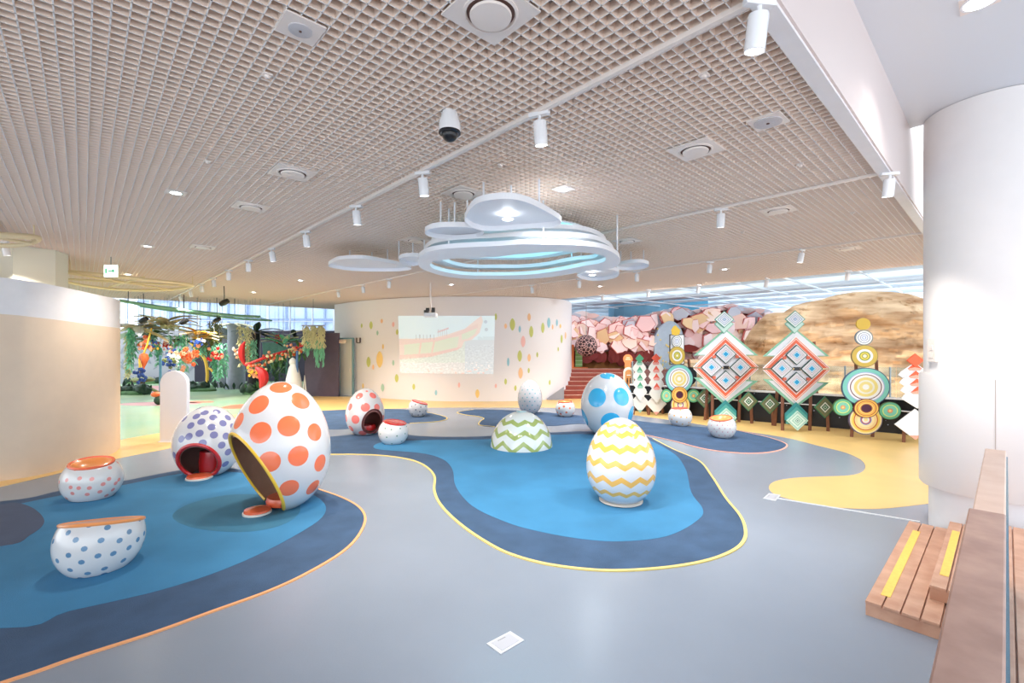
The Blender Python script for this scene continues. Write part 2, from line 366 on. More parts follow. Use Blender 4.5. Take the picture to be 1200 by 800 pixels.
leaves = [(424, 381.5, 2.2, 5, 'g'), (435, 381, 4, 9, 'g'), (447.5, 376, 3, 5, 'o'), (461, 380, 3, 6, 'p'), (465.5, 389, 3, 6.5, 'g'), (442.5, 390, 2.6, 5.5, 't'),
          (449, 406, 2.2, 6, 'y'), (445, 421, 8, 19, 'y'), (432, 424, 5, 12, 'g'), (437.5, 430, 2.5, 6, 'o'), (461, 425, 2.8, 6.5, 't'), (465, 443, 4.5, 9.5, 'g'), (448.5, 454, 4, 9, 't'), (425.5, 452, 2.5, 6, 'y'),
          (485, 453, 3.5, 7, 'g'), (511, 460, 3.2, 6.5, 'b'), (538, 451, 2.8, 6, 'p'), (559.5, 461, 5, 10, 'y'), (581, 452, 2.6, 5, 'p'), (472, 409.5, 3.5, 7, 'y'),
          (581, 371, 3, 8, 'g'), (592.5, 382, 3.4, 6, 'o'), (600.5, 380, 6.5, 14, 'g'), (609, 385.5, 3, 8, 'b'), (620, 371.5, 4, 9, 'o'), (622.5, 388.5, 5, 13, 'g'), (613, 400, 5.5, 13, 'p'),
          (609, 417, 5.5, 13, 'g'), (620, 419, 4, 9, 'o'), (595.5, 424, 3, 10, 'b'), (610, 437, 5.5, 13, 'o'), (619.5, 434, 2.6, 6, 'g'), (592.5, 447, 3.2, 7, 'g'), (604, 454.5, 3, 6.5, 'g'),
          (636, 384, 4, 12, 'g'), (643, 378, 4, 12, 'b'), (647.5, 383, 2, 6, 'o'), (652.5, 378, 2.4, 8, 'b'), (629.5, 415.5, 2.4, 6, 'g'), (644, 448, 2.4, 6, 'g'), (658, 397, 2.6, 10, 'g'), (662.5, 393, 2, 8, 'o'), (656.5, 382, 2, 5, 'y'), (654, 409, 1.6, 5, 'g')]
b = MB(); mk = list(LC)
for (x, y, w, h, c) in leaves:
    vs = []; n = 18; bad = False
    c0 = onwall(x, .008)
    for i in range(n):
        t = 2*PI*i/n; cx, sy = math.cos(t), math.sin(t)
        xx = x+.48*w*cx*(abs(cx)**.35); p = onwall(xx, .008)
        if p is None: bad = True; break
        z = CAMH-(y-h*sy*.52-HOR)/F*c0.y; vs.append((p.x, p.y, z))
    if not bad: b.add(vs, [tuple(range(n))], mk.index(c))
o = b.build('leaf_decals', [mat('leaf_'+k, LC[k], .6) for k in mk], cw)
# projected picture of a ship
import mathutils
def inpoly(x, y, poly):
    r = False; j = len(poly)-1
    for i in range(len(poly)):
        xi, yi = poly[i]; xj, yj = poly[j]
        if (yi > y) != (yj > y) and x < (xj-xi)*(y-yi)/(yj-yi)+xi: r = not r
        j = i
    return r
hull = [(467, 397), (490, 396.5), (508, 396), (527, 391), (545, 385), (556, 376), (564, 370), (566, 376), (562, 390), (553, 398), (544, 400), (541, 407), (530, 411), (505, 416), (467, 418)]
deckl = [(467, 398), (490, 398), (508, 396), (524, 394), (560, 379), (560, 384), (540, 392), (512, 400), (467, 404)]
panel = [(474, 404), (509, 399), (538, 394), (536, 407), (508, 413), (474, 416)]
beak = [(541, 388), (560, 381), (557, 391), (548, 397), (541, 398)]
keel = [(467, 416), (505, 414), (541, 406), (536, 410), (505, 418), (467, 421)]
def shot(x, y):
    c = (206, 232, 240)
    if y > 396+(-14 if x > 566 else 2*math.sin(x*.4)) and x > 560 and y > 394: c = (192, 216, 222)
    if y > 400 or (x < 545 and y > 402): c = (204, 216, 204)
    if y > 425: c = (212, 212, 208)
    if x > 545 and y > 398: c = (194, 206, 212)
    if inpoly(x, y, hull): c = (226, 202, 188)
    if inpoly(x, y, beak) or inpoly(x, y, panel): c = (206, 216, 186)
    if inpoly(x, y, deckl): c = (222, 192, 180)
    if inpoly(x, y, keel): c = (222, 182, 168)
    if inpoly(x, y, panel) and (abs(x-493-(405-y)*.15) < .9 or abs(x-508-(405-y)*.2) < .9): c = (226, 186, 172)
    if y < 396 and 513 < x < 526 and (y > 388-.35*(x-513) and y < 391-.35*(x-513)-1): c = (200, 170, 172)
    if 513 < x < 526 and 386 < y < 394 and (x % 2.4) < .6: c = (190, 180, 184)
    if x < 512 and 392 < y < 398 and (x % 4.1) < .6 and x > 485: c = (150, 160, 160)
    if (x-569)**2+(y-377)**2 < 4 or (x-570)**2+(y-386)**2 < 4: c = (170, 190, 200)
    if y > 401 and not inpoly(x, y, hull) and y > 404:
        n = noise.noise(Vector((x*.45, y*.6, 3)))
        c = tuple(max(0, min(255, v+n*26)) for v in c)
        if y > 424 and noise.noise(Vector((x*.35, y*.8, 9))) > .32: c = (246, 240, 236)
        if y > 432 and noise.noise(Vector((x*.25, y*.5, 19))) > .4: c = (240, 188, 170)
    return c
b = MB(); NX, NY = 226, 134; cols = []; vs = []
for i in range(NX+1):
    for j in range(NY+1):
        u, v = i/NX, j/NY
        x = 467+113*u; y = 370+(67+1.2*u)*v; x += (2.5*(1-u)-1.8*u)*v
        p = onwall(x, .02); vs.append((p.x, p.y, CAMH-(y-HOR)/F*p.y)); cols.append(tuple(.6*a_+.4*b_ for a_, b_ in zip(shot(x, y), (222, 224, 226))))
b.add(vs, [(i*(NY+1)+j, (i+1)*(NY+1)+j, (i+1)*(NY+1)+j+1, i*(NY+1)+j+1) for i in range(NX) for j in range(NY)])
o = b.build('projected_image', col_mat('projection', .8, .22), None, colattr=lambda i, v: cols[i])
tag(o, 'projected picture of a wooden ship prow on the curved white wall', 'projection')
# service door and small signs at the wall's left end, dark panel beside
b = MB(); b.box((0, 0, 1.15), (.62, .05, 2.3)); o = b.build('door_1', mat('door_cream', (226, 226, 214), .5), None, loc=Vector(((405-600)/F*18.7, 18.85, 0))); o.rotation_euler = (0, 0, -.35); struct(o)
b = MB(); b.box((.33, -.03, 1.15), (.06, .08, 2.34)); b.box((-.33, -.03, 1.15), (.03, .08, 2.34)); b.box((0, -.03, 2.33), (.7, .08, .05)); b.build('door_frame', mat('door_teal', (130, 170, 178), .4), o)
b = MB(); b.box((.2, -.05, 1.05), (.03, .06, .14)); b.build('door_handle', M_track, o)
b = MB(); b.box((0, 0, 0), (.34, .03, .14)); b.box((.04, -.02, 0), (.2, .01, .03)); o = b.build('wall_sign', mat('sign_cream', (225, 205, 185), .5), None, loc=D(401.5, 400, 18.45)); tag(o, 'small beige sign plate above the service door', 'sign'); o.rotation_euler = (0, 0, -.35)
b = MB(); b.box((-.07, 0, 0), (.04, .04, .2)); b.box((.07, 0, 0), (.04, .04, .2)); b.box((0, 0, -.1), (.14, .04, .03)); o = b.build('wall_hook', mat('dark_brown', (70, 50, 45), .5), None, loc=D(420, 398.5, 18.55)); tag(o, 'small dark u-shaped bracket on the wall right of service door', 'bracket')
# ------------------------------------------------------------------ far walls, windows on the left
M_grayw = mat('grey_wall', (168, 168, 178), .7, var=.05, scale=1)
M_darkw = mat('dark_wall', (48, 44, 62), .7, var=.15, scale=1)
def quadwall(p, q, z0, z1, th, name, m, parent=None):
    t = (q-p).normalized(); s = Vector((-t.y, t.x, 0))*th; b = MB()
    b.hexa([Vector((v.x, v.y, z0)) for v in (p, q, q+s, p+s)], [Vector((v.x, v.y, z1)) for v in (p, q, q+s, p+s)]); return b.build(name, m, parent)
def V_(px, Y): return Vector(((px-600)/F*Y, Y, 0))
gw = struct(quadwall(V_(120, 24), V_(228, 25.5), 0, 2.85, .15, 'wall_back', M_grayw))
b = MB()
for i in range(34):    # painted foliage silhouettes on the grey wall
    u = random.random(); p = V_(125, 24.07).lerp(V_(227, 25.48), u); z = random.uniform(.7, 2.6)
    n = 8; r = random.uniform(.12, .35); an = random.uniform(0, PI)
    d = (V_(228, 25.5)-V_(120, 24)).normalized(); off = Vector((d.y, -d.x, 0))*.012
    vs = [p+off+d*(r*math.cos(2*PI*k/n)*math.cos(an)-.25*r*math.sin(2*PI*k/n)*math.sin(an))+Vector((0, 0, z+r*math.cos(2*PI*k/n)*math.sin(an)+.25*r*math.sin(2*PI*k/n)*math.cos(an))) for k in range(n)]
    b.add(vs, [tuple(range(n))])
b.build('painted_leaves', mat('grey_leaf', (140, 144, 156), .7), gw)
struct(quadwall(V_(228, 25.5), V_(300, 26), 0, 2.9, .15, 'wall_back', M_darkw))
struct(quadwall(V_(300, 26), V_(402, 26), 0, 2.85, .15, 'wall_back', M_darkw))
p0, p1 = V_(60, 27.5), V_(430, 30)
struct(quadwall(p0, p1, 0, 2.9, .2, 'wall_back', M_grayw))
wn = quadwall(p0, p1, 2.9, 3.0, .2, 'window_1', mat('frame_pale', (205, 212, 225), .5)); struct(wn)
b = MB(); dd = (p1-p0).normalized(); L = (p1-p0).length; az = math.atan2(dd.y, dd.x)
k = 0
while k*1.35 < L:
    q = p0+dd*(k*1.35); b.box((q.x, q.y, 3.95), (.07 if k % 3 else .16, .12, 1.9), rz=az); k += 1
q = (p0+p1)/2; b.box((q.x, q.y, 3.55), (L, .1, .06), rz=az); b.box((q.x, q.y, 4.95), (L, .14, .2), rz=az)
b.build('window_frame', mat('frame_pale', (205, 212, 225), .5), wn)
b = MB(); b.box((q.x, q.y, 3.95), (L, .02, 1.9), rz=az); b.build('window_glass', M_glass, wn)
b = MB(); b.box((-12, 36, 4), (34, .4, 9))
fac = struct(b.build('wall_back', mat('backdrop_lavender', (196, 206, 232), .8, rgb2=(226, 232, 244), scale=1.2)))  # backdrop added outside so the windows show pale instead of blown out
b = MB()
for i in range(22): b.box((-28+i*1.5, 35.7, 4), (.12, .1, 8))
for z in (2.6, 4.0, 5.4, 6.8): b.box((-12, 35.7, z), (34, .12, .14))
b.build('backdrop_frame', mat('backdrop_frame', (150, 160, 196), .7), fac)
# purple partition near the service door
o = quadwall(V_(357, 18.6), V_(396, 18.4), 0, 2.55, .15, 'wall_back', mat('purple_panel', (92, 80, 100), .5, var=.06)); struct(o)
# ------------------------------------------------------------------ right column
CC = Vector((5.27, 5.08, 0)); CZS = 4.68
b = MB(); b.lathe([(.55, 1.74), (.55, CZS-.005)], 96, CC); struct(b.build('wall_right', mat('column_white', (240, 236, 234), .5, var=.01)))
b = MB(); b.lathe([(.53, .50), (.575, .50), (.59, .52), (.592, 1.74), (.58, 1.77), (.55, 1.77)], 96, CC); c2 = b.build('wall_right', mat('collar_white', (238, 234, 233), .35)); struct(c2)
b = MB()
an = math.atan2(-4.6, -4.2)
p = CC+Vector((math.cos(an)*.592, math.sin(an)*.592, 0)); b.box((p.x, p.y, 1.13), (.006, .006, 1.22), rz=an); b.build('seam', mat('seam_grey', (190, 175, 168), .6), c2)
b = MB(); b.lathe([(.505, 0), (.505, .52)], 96, CC); struct(b.build('wall_right', M_white))
b = MB(); b.box((0, 0, 0), (.035, .11, .26)); b.box((-.02, 0, .03), (.01, .05, .06)); b.box((-.02, 0, -.06), (.01, .05, .06))
an = math.radians(180+2); o = b.build('wall_switch', M_track, None, loc=(CC.x+.56*math.cos(an), CC.y+.56*math.sin(an)+.1, 2.03), bevel=.004); o.rotation_euler = (0, 0, math.radians(-6)); tag(o, 'pale switch plate on the left side of the big white column', 'switch')
# ------------------------------------------------------------------ timber steps, deck and handrail
ang = math.atan2(BV.y, BV.x)
def boards(aL, aR, bA, bB, z0, z1, label, n, name='timber_step', bw=None):
    """boards run along b"""
    t = thing(name, label, 'step', AB((aL+aR)/2, (bA+bB)/2, 0), 0)
    ctr = AB((aL+aR)/2, (bA+bB)/2)
    w = (aL-aR)/n; fr = MB()
    fr.box(AB((aL+aR)/2, (bA+bB)/2, (z0+z1-.022)/2)-ctr, (bB-bA-.012, aL-aR-.012, z1-.024-z0), rz=ang); fr.build('riser', M_wood, t)
    for i in range(n):
        ac = aR+w*(i+.5)
        q = MB(); q.box((0, 0, 0), (bB-bA, w-.009, .022)); o = q.build('board', M_wood, t, loc=AB(ac, (bA+bB)/2, z1-.011)-ctr, bevel=.003); o.rotation_euler = (0, 0, ang)
    return t
M_strip = mat('yellow_grip', (240, 200, 100), .7, var=.06, scale=30)
s1 = boards(.752, .10, 4.44, 6.80, 0, .115, 'lower timber step with yellow grip strip, on the grey floor', 6)
b = MB(); b.box((0, 0, 0), (1.85, .06, .004)); o = b.build('grip_strip', M_strip, s1, loc=AB(.65, 5.55, .117)-AB(.426, 5.62)); o.rotation_euler = (0, 0, ang)
s2 = boards(.415, .10, 4.83, 6.72, .115, .225, 'upper timber step with yellow grip strip, beside the column', 3)
b = MB(); b.box((0, 0, 0), (1.3, .055, .004)); o = b.build('grip_strip', M_strip, s2, loc=AB(.345, 5.75, .227)-AB(.2575, 5.775)); o.rotation_euler = (0, 0, ang)
dk = boards(.08, -3.2, -1.5, 6.6, 0, .33, 'timber deck behind the handrail at right edge', 28, 'timber_deck'); dk['category'] = 'deck'
hr = thing('handrail', 'wide wooden handrail on glass panel in the right foreground', 'handrail', AB(.055, 2, .33))
b = MB(); hb = AB(.055, 2, .33)
b.box((0, 0, 0), (4.15, .125, .05)); o = b.build('rail', M_woodD, hr, loc=AB(.064, 1.1, 1.275)-hb, bevel=.006); o.rotation_euler = (0, 0, ang)
b = MB(); b.box((0, 0, 0), (1.9, .11, .05)); o = b.build('rail_end', M_woodL, hr, loc=AB(.058, 4.12, 1.275)-hb, bevel=.006); o.rotation_euler = (0, 0, ang)
b = MB(); b.box((0, 0, 0), (5.9, .008, .94)); o = b.build('glass_panel', mat('blue_glass', (150, 205, 235), .05, trans=.8), hr, loc=AB(-.002, 2.0, .805)-hb); o.rotation_euler = (0, 0, ang)
for bb in (.4, 2.2, 4.0):
    b = MB(); b.box(AB(.03, bb, .79)-hb, (.05, .03, .92), rz=ang); b.build('post', mat('steel', (180, 182, 186), .3, metal=.9), hr)
# cable cover and floor boxes
b = MB(); p, q = P(908, 583.5), P(1078, 611.5); dv = (q-p); b.box(((p+q)/2)+Vector((0, 0, .004)), (dv.length, .035, .008), rz=math.atan2(dv.y, dv.x)); o = b.build('cable_cover', mat('pale_grey_plastic', (214, 216, 220), .5)); tag(o, 'thin pale cable cover strip on the floor beside yellow area', 'cable')
def floor_box(cpts, label):
    c = sum((P(x, y) for x, y in cpts), Vector())/4
    t = thing('floor_box', label, 'floor box', c)
    q = [P(x, y)-c for x, y in cpts]; b = MB(); b.prism([v for v in q], .0, .006); b.build('plate', mat('plate_white', (206, 208, 214), .4), t)
    b = MB(); b.prism([v*.74 for v in q], .006, .008); b.build('lid', mat('plate_grey', (190, 190, 198), .4), t)
    b = MB(); e = (q[1]-q[0]).normalized(); b.box((q[0]+q[1])/2*.55+Vector((0, 0, .008)), ((q[1]-q[0]).length*.3, .006, .003), rz=math.atan2(e.y, e.x)); b.build('hinge', mat('hinge_grey', (150, 150, 155), .5), t)
floor_box([(570, 754.5), (598, 740), (614.5, 750.5), (587, 767)], 'white flush floor box lid on the front grey floor')
floor_box([(894, 584), (901, 578), (915, 580), (909, 587)], 'small white floor box at the end of the cable cover')

# ------------------------------------------------------------------ eggs
def ray(px, py): return Vector(((px-600)/F, 1, -(py-HOR)/F)).normalized()
def make_egg(W, Dp, H, sink, k, tilt=(0, 0), rz=0, scale=1.0, cuts=(), nu=120, nv=84, flat=True, z0=0.0, k2=0):
    """returns (bmesh, centre) ; local base at z=0 ; cuts = [(point, normal)] removes the side the normal points to"""
    c = (H+sink)/2; cz = c-sink
    g = lambda u: math.sqrt(max(0, 1-u*u))*(1-k*u-k2*u*u)
    mx = max(g(-1+i/200*2) for i in range(201))
    bm = bmesh.new(); rows = []
    R = Matrix.Rotation(rz, 3, 'Z') @ Matrix.Rotation(tilt[0], 3, 'X') @ Matrix.Rotation(tilt[1], 3, 'Y')
    for i in range(nv+1):
        u = -math.cos(PI*i/nv); r = g(u)/mx
        if i in (0, nv): rows.append([bm.verts.new(Vector((0, 0, cz))+R @ Vector((0, 0, u*c*scale)))]); continue
        rows.append([bm.verts.new(Vector((0, 0, cz))+R @ (Vector((W/2*r*math.cos(2*PI*j/nu), Dp/2*r*math.sin(2*PI*j/nu), u*c))*scale)) for j in range(nu)])
    for i in range(nv):
        a, b = rows[i], rows[i+1]
        for j in range(nu):
            jj = (j+1) % nu
            if len(a) == 1: bm.faces.new((a[0], b[jj], b[j]))
            elif len(b) == 1: bm.faces.new((a[j], a[jj], b[0]))
            else: bm.faces.new((a[j], a[jj], b[jj], b[j]))
    def bis(p, n, fill=False):
        r = bmesh.ops.bisect_plane(bm, geom=bm.verts[:]+bm.edges[:]+bm.faces[:], plane_co=p, plane_no=n, clear_outer=True, dist=1e-6)
        if fill:
            es = [e for e in bm.edges if e.is_boundary and all(abs((v.co-Vector(p)).dot(Vector(n).normalized())) < 1e-4 for v in e.verts)]
            if es: bmesh.ops.edgeloop_fill(bm, edges=es)
    for p, n in cuts: bis(p, n)
    bis((0, 0, z0), (0, 0, -1), flat)
    for f in bm.faces: f.smooth = True
    return bm
def egg_obj(bm, name, m, parent, sdf=None):
    me = bpy.data.meshes.new(name); bm.to_mesh(me)
    me.materials.append(m)
    if sdf:
        A = me.attributes.new('sd', 'FLOAT', 'POINT'); A.data.foreach_set('value', [sdf(v.co) for v in me.vertices])
    try: me.set_sharp_from_angle(angle=math.radians(50))
    except Exception: pass
    o = bpy.data.objects.new(name, me); C.objects.link(o); o.parent = parent; return o
def cut_loop(bm, p, n):
    n = Vector(n).normalized(); p = Vector(p)
    vs = [v.co.copy() for v in bm.verts if abs((v.co-p).dot(n)) < 1e-4]
    c = sum(vs, Vector())/len(vs); x = n.orthogonal().normalized(); y = n.cross(x)
    vs.sort(key=lambda v: math.atan2((v-c).dot(y), (v-c).dot(x)))
    out = [vs[0]]
    for v in vs[1:]:
        if (v-out[-1]).length > .012: out.append(v)
    gaps = [(out[(i+1) % len(out)]-out[i]).length for i in range(len(out))]
    g = max(gaps); i = gaps.index(g)
    if g > .12: return out[i+1:]+out[:i+1], False
    return out, True
def dots_from(bm, loc, pix, rad, gap=0, fill=None, zmin=.03):
    """pix: centres seen in the photo; fill: spacing of further dots over the rest of the shell"""
    eye = Vector((0, 0, CAMH))-loc; vs = [v.co.copy() for v in bm.verts]; ctr = sum(vs, Vector())/len(vs); out = []
    for d in pix:
        x, y = d[0], d[1]; r = d[2] if len(d) > 2 else rad
        dr = ray(x, y); best = None
        for v in vs:
            w = v-eye; t = w.dot(dr); e = (w-dr*t).length
            if e < .05:
                s = t+e*60
                if best is None or s < best[0]: best = (s, v)
        if best: out.append((best[1], r))
    if fill:
        vv = vs[:]; rnd = random.Random(3); rnd.shuffle(vv)
        far = [v for v in vv if (v-ctr).dot((eye-ctr).normalized()) < .12*rad*0+.0]
        pool = vv
        for v in pool:
            if v.z > zmin and all((v-o).length > fill for o, _ in out): out.append((v, rad))
    return out
def dot_sdf(dots): return lambda c: min((c-o).length-r for o, r in dots) if dots else 1
M_orange = mat('orange_gloss', (248, 112, 70), .25, coat=.4); M_red = mat('red_gloss', (205, 40, 42), .25, coat=.5)
M_rimy = mat('rim_yellow', (250, 200, 60), .3, coat=.4); M_lin = mat('lining_tan', (176, 138, 116), .5, var=.08)
M_orl = mat('orange_seat', (250, 160, 90), .3, coat=.4, var=.05); M_base = mat('base_ring', (235, 232, 225), .4)
def open_egg(name, label, loc, dims, cut, rimm, shellm, pix, rad, fill, linm, seat, pad=None, rimr=.022, zig=None, thick=.93, tilt=(0, 0), rz=0):
    W, Dp, H, sink, k = dims; loc = loc+Vector((0, 0, .012))
    t = thing(name, label, 'play egg', loc, 0, 'hollow play eggs')
    bm = make_egg(W, Dp, H, sink, k, tilt, rz, cuts=[cut])
    if zig: sdf = zig
    else: sdf = dot_sdf(dots_from(bm, loc, pix, rad, fill=fill))
    sh = egg_obj(bm, 'shell', shellm, t, sdf)
    loop, closed = cut_loop(bm, *cut)
    loop = [v for v in loop if v.z > .012] if not closed else loop
    bm.free()
    n = Vector(cut[1]).normalized()
    cc = sum(loop, Vector())/len(loop)
    inner = [v+(cc-v).normalized()*rimr*.7-n*.004 for v in loop]
    b = MB(); b.tube(inner, rimr, 8, closed=closed); b.build('rim', rimm, t)
    bi = make_egg(W, Dp, H, sink, k, tilt, rz, scale=thick, cuts=[cut], nu=64, nv=44, z0=.03, flat=False)
    egg_obj(bi, 'lining', linm, t); bi.free()
    if seat:
        q, r, hz, mm = seat; b = MB(); b.lathe([(r*.2, .0), (r*.96, .0), (r, hz*.5), (r*.92, hz*.95), (r*.3, hz*1.02), (0.001, hz*1.02)], 32, q); b.build('seat', mm, t)
    if pad:
        q, r, mm = pad; b = MB(); b.lathe([(r+.012, 0), (r+.012, .02), (r, .024)], 32, q); pd = b.build('pad', M_base, t)
        b = MB(); b.lathe([(r, .02), (r*.97, .05), (r*.6, .065), (0.001, .07)], 32, q); b.build('cushion', mm, pd)
    return t
WH = (220, 218, 220)
# orange spotted big egg
L1 = Vector(((329-600)/F*6.0, 6.0, 0))
og = [(325.5, 465, .0), (280, 495, .09), (307, 474, .125), (352, 470, .125), (316, 508, .135), (317, 540, .13), (338, 498, .135), (369, 507, .125), (350.5, 535, .13), (374.5, 542, .12), (338, 571, .125), (366, 571, .11), (335, 452, .13)]
og = [(a_, b_, c_*.86) for a_, b_, c_ in [(303, 474, .15), (352.5, 469, .145), (279, 494, .12), (303.5, 507, .148), (338.5, 498, .148), (369.5, 507, .13), (317, 541, .142), (350.5, 535.5, .142), (375.5, 542, .125), (338.5, 571, .13), (366.5, 572, .12), (329, 453, .15), (384, 488, .1)]]
pl1 = (Vector((-.50, -.2, .84)), Vector((-.56, -.67, -.42)))
open_egg('egg_shell_seat', 'largest white egg with big orange spots and yellow rimmed opening', L1, (1.22, 1.2, 1.60, .07, .10), pl1, M_rimy,
         attr_mat('shell_orange', (250, 122, 78), WH), og, .135, .42, M_lin, (Vector((.04, .02, .02)), .22, .10, M_orange), (Vector((-.14, -.30, 0)), .15, M_orange), rimr=.024)
# purple dotted egg
L2 = Vector(((244-600)/F*7.45, 7.45, 0))
pg = [(240, 483), (254, 482), (230, 488), (250, 488.5), (267, 489), (223, 499), (236, 494), (248, 500), (261, 496), (273, 500), (212, 514), (221, 511), (233, 507), (250, 510), (265, 510), (238, 519), (259, 522), (268, 529), (264, 544), (270, 548)]
open_egg('egg_shell_seat', 'white egg with purple dots and red rimmed opening', L2, (.98, .95, 1.09, .06, .06), (Vector((.05, -.42, .48)), Vector((.16, -.86, -.42))), M_red,
         attr_mat('shell_purple', (128, 128, 176), WH), pg, .055, .21, mat('lining_brown', (150, 110, 100), .5), (Vector((.04, .06, .02)), .2, .36, M_red), (Vector((.04, -.27, 0)), .17, M_orange), rimr=.03)
# pink spotted egg
L3 = Vector(((428-600)/F*10.75, 10.75, 0))
kg = [(421, 464, .085), (437, 463, .085), (410, 477, .08), (428, 477, .1), (442, 477, .08), (416, 491, .1), (411, 502, .08), (430, 458, .03)]
open_egg('egg_shell_seat', 'white egg with large pink spots, opening low at its right', L3, (.88, .86, 1.06, .06, .12), (Vector((.24, -.24, .32)), Vector((.62, -.66, -.22))), mat('rim_dark', (120, 60, 60), .4),
         attr_mat('shell_pink', (246, 128, 118), WH), kg, .09, .26, mat('lining_rose', (150, 92, 84), .5), (Vector((-.02, .04, .02)), .26, .2, M_red), None, rimr=.014)
# teal speckled egg
L4 = Vector(((621-600)/F*13.9, 13.9, 0))
tg = [(621-12+6*i+(3 if j % 2 else 0), 452+4.6*j) for j in range(7) for i in range(5) if abs(621-12+6*i+(3 if j % 2 else 0)-621) < 13.5-abs(j-3)*.9]
open_egg('egg_shell_seat', 'white egg with tiny teal speckles near the stairs', L4, (.74, .74, 1.0, .04, .06), (Vector((.28, .06, .25)), Vector((.8, .3, -.35))), mat('rim_grey', (120, 118, 118), .4),
         attr_mat('shell_teal', (120, 186, 196), WH), tg, .022, .13, M_lin, None, None, rimr=.014)
# blue spotted egg
L5 = Vector(((711.5-600)/F*10.7, 10.7, 0))
bg = [(698.5, 466, .215), (729.5, 464, .205), (716, 494, .22), (683.5, 489, .2), (741, 486, .2), (712, 439, .17)]
open_egg('egg_shell_seat', 'white egg with large sky blue spots, on central mat behind zigzag egg', L5, (1.21, 1.18, 1.42, .05, .04), (Vector((.0, .42, .5)), Vector((.1, .9, -.35))), mat('rim_blue', (60, 150, 205), .3),
         attr_mat('shell_blue', (62, 178, 226), WH), bg, .17, .5, mat('lining_blue', (90, 130, 170), .5), (Vector((0, 0, .02)), .3, .12, M_red), None, rimr=.02)
# yellow zigzag egg
L6 = Vector(((727.5-600)/F*6.15, 6.15, 0))
def tri(x): x = x-math.floor(x); return 4*abs(x-.5)-1
def yz(c):
    f = math.atan2(c.y, c.x)/(2*PI); s = 9
    for (z, hw, am, ns, ph) in ((.20, .026, .022, 14, .1), (.37, .036, .036, 12, .4), (.575, .036, .03, 13, .0), (.765, .036, .026, 13, .3), (.93, .03, .022, 11, .6), (1.025, .016, .012, 9, .2)):
        s = min(s, abs(c.z-z-am*tri(f*ns+ph)-.012*noise.noise(Vector((c.x*5, c.y*5, z*9))))-hw)
    if c.z > 1.075: s = 1
    return s
e6 = open_egg('egg_shell_seat', 'white egg with yellow zigzag bands on the central blue mat', L6, (.915, .9, 1.105, .045, .13), (Vector((-.30, .28, .40)), Vector((-.62, .74, -.1))), M_whitegloss,
         attr_mat('shell_yellow', (240, 184, 88), WH), [], .1, None, M_lin, (Vector((0, 0, .02)), .24, .1, M_orl), None, rimr=.03, zig=yz)
b = MB(); b.lathe([(.27, 0), (.285, .008), (.285, .022), (.27, .03)], 48); b.build('foot_ring', mat('foot_cream', (226, 214, 200), .5), e6)
# green zigzag dome
L7 = Vector(((611-600)/F*9.5, 9.5, .012))
t = thing('egg_dome', 'white half egg dome with olive green zigzags', 'play egg', L7)
def gz(c):
    f = math.atan2(c.y, c.x)/(2*PI); s = 9
    for (z, hw, am, ns, ph) in ((.075, .044, .085, 9, .18), (.31, .045, .055, 9, .1), (.52, .036, .03, 9, .0)):
        s = min(s, abs(c.z-z-am*tri(f*ns+ph))-hw)
    return s
bm = make_egg(1.28, 1.28, .70, .78, .0, nu=160); egg_obj(bm, 'shell', attr_mat('shell_green', (166, 180, 104), (230, 232, 228)), t, gz); bm.free()
b = MB(); b.lathe([(.10, 0), (.11, .006), (.1, .014), (.001, .016)], 24, (0, 0, .695)); b.build('cap', mat('cap_pale', (190, 220, 225), .3), t)
# low pods
def pod(label, loc, W, Dp, H, sink, tilt, cut, colour, pix, rad, fill, rimm, top, rimr=.02, rz=0):
    loc = loc+Vector((0, 0, .012)); t = thing('egg_stool', label, 'stool', loc, 0, 'low egg stools')
    Hf = H*1.13
    bm = make_egg(W, Dp, Hf, sink, .0, tilt, rz, cuts=[cut], nu=120, nv=84)
    egg_obj(bm, 'shell', attr_mat('pod_%d_%d_%d' % colour, colour, (230, 228, 227)), t, dot_sdf(dots_from(bm, loc, pix, rad, fill=fill, zmin=.02)))
    loop, cl = cut_loop(bm, *cut); bm.free()
    n = Vector(cut[1]).normalized(); c = sum(loop, Vector())/len(loop)
    b = MB(); b.tube(loop, rimr, 8, closed=True); b.build('rim', rimm, t)
    x = n.orthogonal().normalized(); m = len(loop)
    prof = {'dish': ((1, .004), (.86, .0), (.74, -.03), (.5, -.06), (.2, -.07)), 'flat': ((1, .004), (.9, .008), (.6, .012), (.2, .012))}[top]
    b = MB(); vs = []; fs = []
    for f, h in prof: vs += [c+(v-c)*f+n*h*(1 if W > .5 else .6) for v in loop]
    for i in range(len(prof)-1):
        for j in range(m): fs.append((i*m+j, i*m+(j+1) % m, (i+1)*m+(j+1) % m, (i+1)*m+j))
    fs.append(tuple(range((len(prof)-1)*m, len(prof)*m))); b.add(vs, fs, 0, True)
    b.build('seat', M_orl if top == 'dish' else rimm, t); return t
Lp = Vector(((108-600)/F*6.3, 6.3, 0))
pod('white egg stool with pink dots and orange scooped seat by left wall', Lp, .71, .62, .50, .09, (0, -.12), (Vector((.08, 0, .475)), Vector((.05, -.14, 1))), (244, 158, 150),
    [(93, 560), (107, 561.5), (128, 561), (93, 571.5), (105, 572), (121, 567), (135, 566), (78, 562), (85, 578), (102, 579), (117, 576), (132, 574), (139, 562), (125, 580), (82, 571)], .026, .15, M_orange, 'dish', .018)
Lq = Vector(((118-600)/F*4.34, 4.34, 0))
